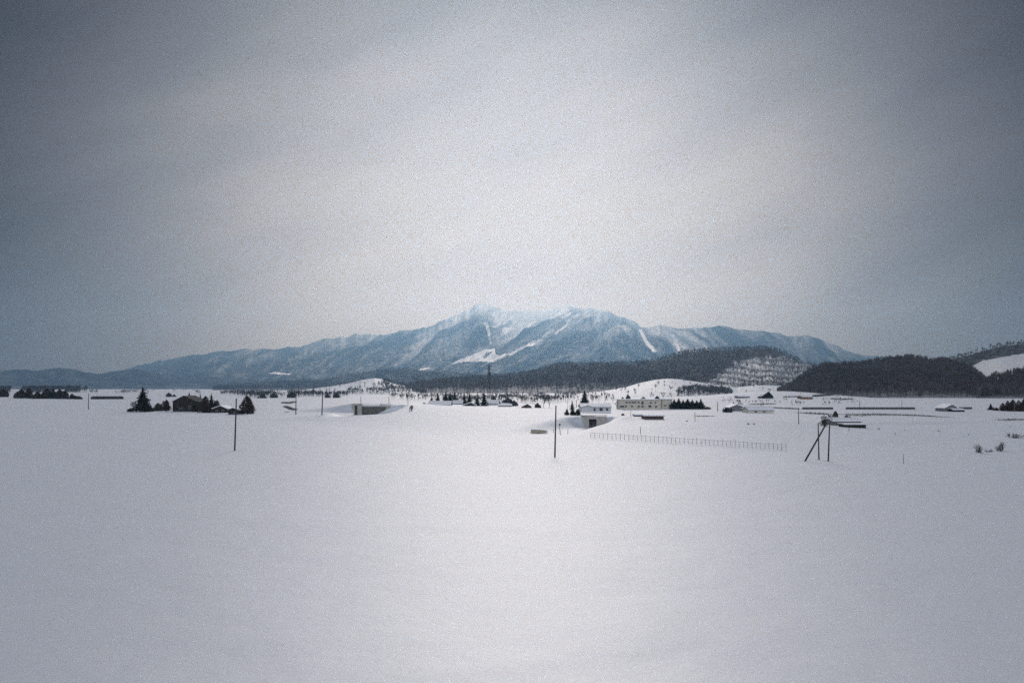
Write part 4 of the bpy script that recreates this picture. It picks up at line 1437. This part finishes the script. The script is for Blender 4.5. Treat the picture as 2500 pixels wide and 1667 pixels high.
# ------------------------------------------------------------------ right farm
building('round_shed', 'grey shed with snowy roof on the left of the right farm', 'shed', 1780, 1822, 986, 1003.5, 9, 'greyboard', eave=0.45, ridge='y', snow=0.4, apex=0.45,
         windows=[(0.3, 0.22, 0.1, 0.15)])
building('shed', 'low beige shed with a wide white roof in the right farm', 'shed', 1826, 1890, 991, 1008.5, 10, 'paletan', eave=0.42, ridge='x', snow=0.8,
         windows=[(0.3, 0.2, 0.1, 0.15), (0.62, 0.2, 0.1, 0.15)])
px_tree('bare', 1801, 972, 999, 12, 'bare grey tree behind the grey shed of the right farm', mat=M['greytwig'], dens=2.0, tw=0.08)
px_tree('bush', 1776, 995.5, 1006.5, 11, 'dark bush at the left corner of the grey farm shed', cat='shrub', low=0.0, shape='ball', mat=M['needle'])
px_tree('bush', 1840, 994, 1002, 8, 'dark scrub between the two sheds of the right farm', cat='shrub', low=0.0, shape='ball', mat=M['needle'])
px_tree('leafy', 1876, 957.5, 972, 15, 'dark dome-shaped tree with snow specks above the right farm', low=0.0, mat=M['needle'])
px_tree('bush', 1855, 967, 972, 6, 'low scrub at the left foot of the dome-shaped tree', cat='shrub', low=0.0, shape='ball')
building('far_shed', 'small brownish far shed left of the dome-shaped tree', 'shed', 1802, 1831, 964.5, 971.5, 14, 'redwood', eave=0.4, ridge='x', snow=1.2)
building('rusty_shed', 'rust-brown shed in the hedge line below the hills at right', 'shed', 1959, 1985, 965.5, 974.5, 14, 'orange', eave=0.6, ridge='x', snow=0.3)
# snowed-in farmhouse
building('farmhouse', 'snowed-in grey farmhouse with a dark slanting eave behind the braced pole', 'house', 2033, 2104, 1019.5, 1040, 8, 'greyboard', eave=0.52, ridge='x', snow=0.45,
         windows=[(0.12, 0.25, 0.1, 0.2), (0.33, 0.25, 0.08, 0.2)], doors=[(0.24, 0.05, 0.35)])
building('lean_to', 'low dark lean-to at the right end of the snowed-in farmhouse', 'shed', 2060, 2116, 1032.5, 1044, 4, 'darkwood', eave=0.6, ridge='x', snow=0.3)
px_tree('bare', 2017, 1007, 1040, 12, 'bare tree left of the snowed-in farmhouse', dens=2.2, tw=0.06)
px_tree('shrub', 2010, 1022, 1040, 9, 'bare shrub at the foot of the bare tree by the farmhouse', cat='shrub', dens=1.6)
px_tree('leafy', 2040, 1004, 1030, 9, 'dark leafy tree behind the left end of the snowed-in farmhouse', low=0.1, shape='ball')
px_tree('bush', 2066, 1014, 1026, 10, 'snowy dark bush behind the middle of the snowed-in farmhouse', cat='shrub', low=0.0, shape='ball')
building('house', 'grey house with snowy gable on the plain at right', 'house', 2305, 2340, 985.5, 1004.5, 9, 'greyboard', eave=0.4, ridge='y', snow=0.4, apex=0.55,
         windows=[(0.35, 0.25, 0.12, 0.16), (0.62, 0.45, 0.1, 0.14)])
building('lean_to', 'dark lean-to running down right from the grey house', 'shed', 2326, 2356, 996, 1005, 5, 'darkwood', eave=0.45, ridge='x', snow=0.25)
px_tree('conifer', 2418.5, 984, 1000.5, 8, 'small dark conifer standing left of the dark thicket at right', clear=0.0)
RGp = 'trees of the dark thicket at the right edge'
for (u, vt, vb, hw, lab) in [
    (2448, 984, 1003, 9, 'leftmost low dark tree of the thicket at the right edge'),
    (2460, 979, 1003.5, 10, 'dark tree with snowy gaps in the left of the thicket'),
    (2473, 976, 1004, 11, 'dark tree in the middle of the thicket at the right edge'),
    (2487, 978, 1004, 11, 'dark reddish tree right of the thicket middle'),
    (2500, 975, 1004, 12, 'dark tree of the thicket cut by the right edge'),
]:
    px_tree('leafy', u, vt, vb, hw, lab, group=RGp, low=0.0)
px_tree('bush', 2433, 995, 1002, 8, 'low dark scrub between small conifer and thicket', cat='shrub', low=0.0, shape='ball')

# bare twigs poking through the near snow, right
TW = 'bare shrubs poking through the snow at right'
for (u, vt, vb, hw, lab) in [
    (2389, 1078, 1105, 8, 'bare leaning shrub in the near snow, leftmost at right'),
    (2447, 1075, 1101, 10, 'bare arching shrub in the near snow right of the leftmost one'),
    (2418, 1092, 1103, 10, 'low twigs between the two leaning shrubs at right'),
    (2475, 1053, 1069, 12, 'bare shrub higher up the snow near the right edge'),
    (2470, 1038, 1043, 6, 'tiny dark tuft above the bare shrubs at the right edge'),
]:
    px_tree('shrub', u, vt, vb, hw * 1.5, lab, cat='shrub', group=TW, stems=6, dens=0.7, tw=0.016, mat=M['greytwig'])
TF = 'dead weed tufts in the snow at right'
for (u, v, lab) in [(2145, 1048, 'tiny weed tuft right of the farmhouse lean-to'), (2187, 1061, 'tiny weed tuft low in the snow between lean-to and shrubs'),
                    (2210, 1051, 'tiny weed tuft right of the farmhouse, far from the fence'), (2292, 1053, 'tiny weed tuft under the grey house'),
                    (2364, 1062, 'tiny weed tuft left of the bare shrubs'), (1676, 1029, 'tiny dark weed tuft left of the short thin pole'),
                    (1826, 1036, 'tiny dark tuft in the snow below the beige farm shed'), (1840, 1036, 'tiny dark tuft next to another below the beige farm shed'),
                    (2125, 1118, 'tiny dark speck of weed right of the braced pole')]:
    px_tree('shrub', u, v - 5, v, 3.5, lab, cat='weeds', group=TF, stems=3, dens=1.0, tw=0.05, name='weed_tuft')
px_tree('shrub', 1004, 987, 1003, 8, 'twiggy shrub at the foot of the short pole on the bank', cat='shrub', dens=1.0)

# ------------------------------------------------------------------ haze
hz = MB().box(-17500, 17500, -400, 17200, -6, 1680)
ho = part('haze', hz, None, None)
hm, n_, l_ = new_mat('haze')
ho.data.materials.append(hm)
out = N(n_, 'ShaderNodeOutputMaterial')
pv = N(n_, 'ShaderNodeVolumePrincipled')
pv.inputs['Color'].default_value = (0.36, 0.66, 1.0, 1)
pv.inputs['Density'].default_value = HAZE_DENSITY
pv.inputs['Anisotropy'].default_value = 0.76
pv.inputs['Absorption Color'].default_value = (1, 1, 1, 1)
l_.new(pv.outputs[0], out.inputs['Volume'])
ho['kind'] = 'stuff'
ho['label'] = 'pale blue winter haze over the plain'
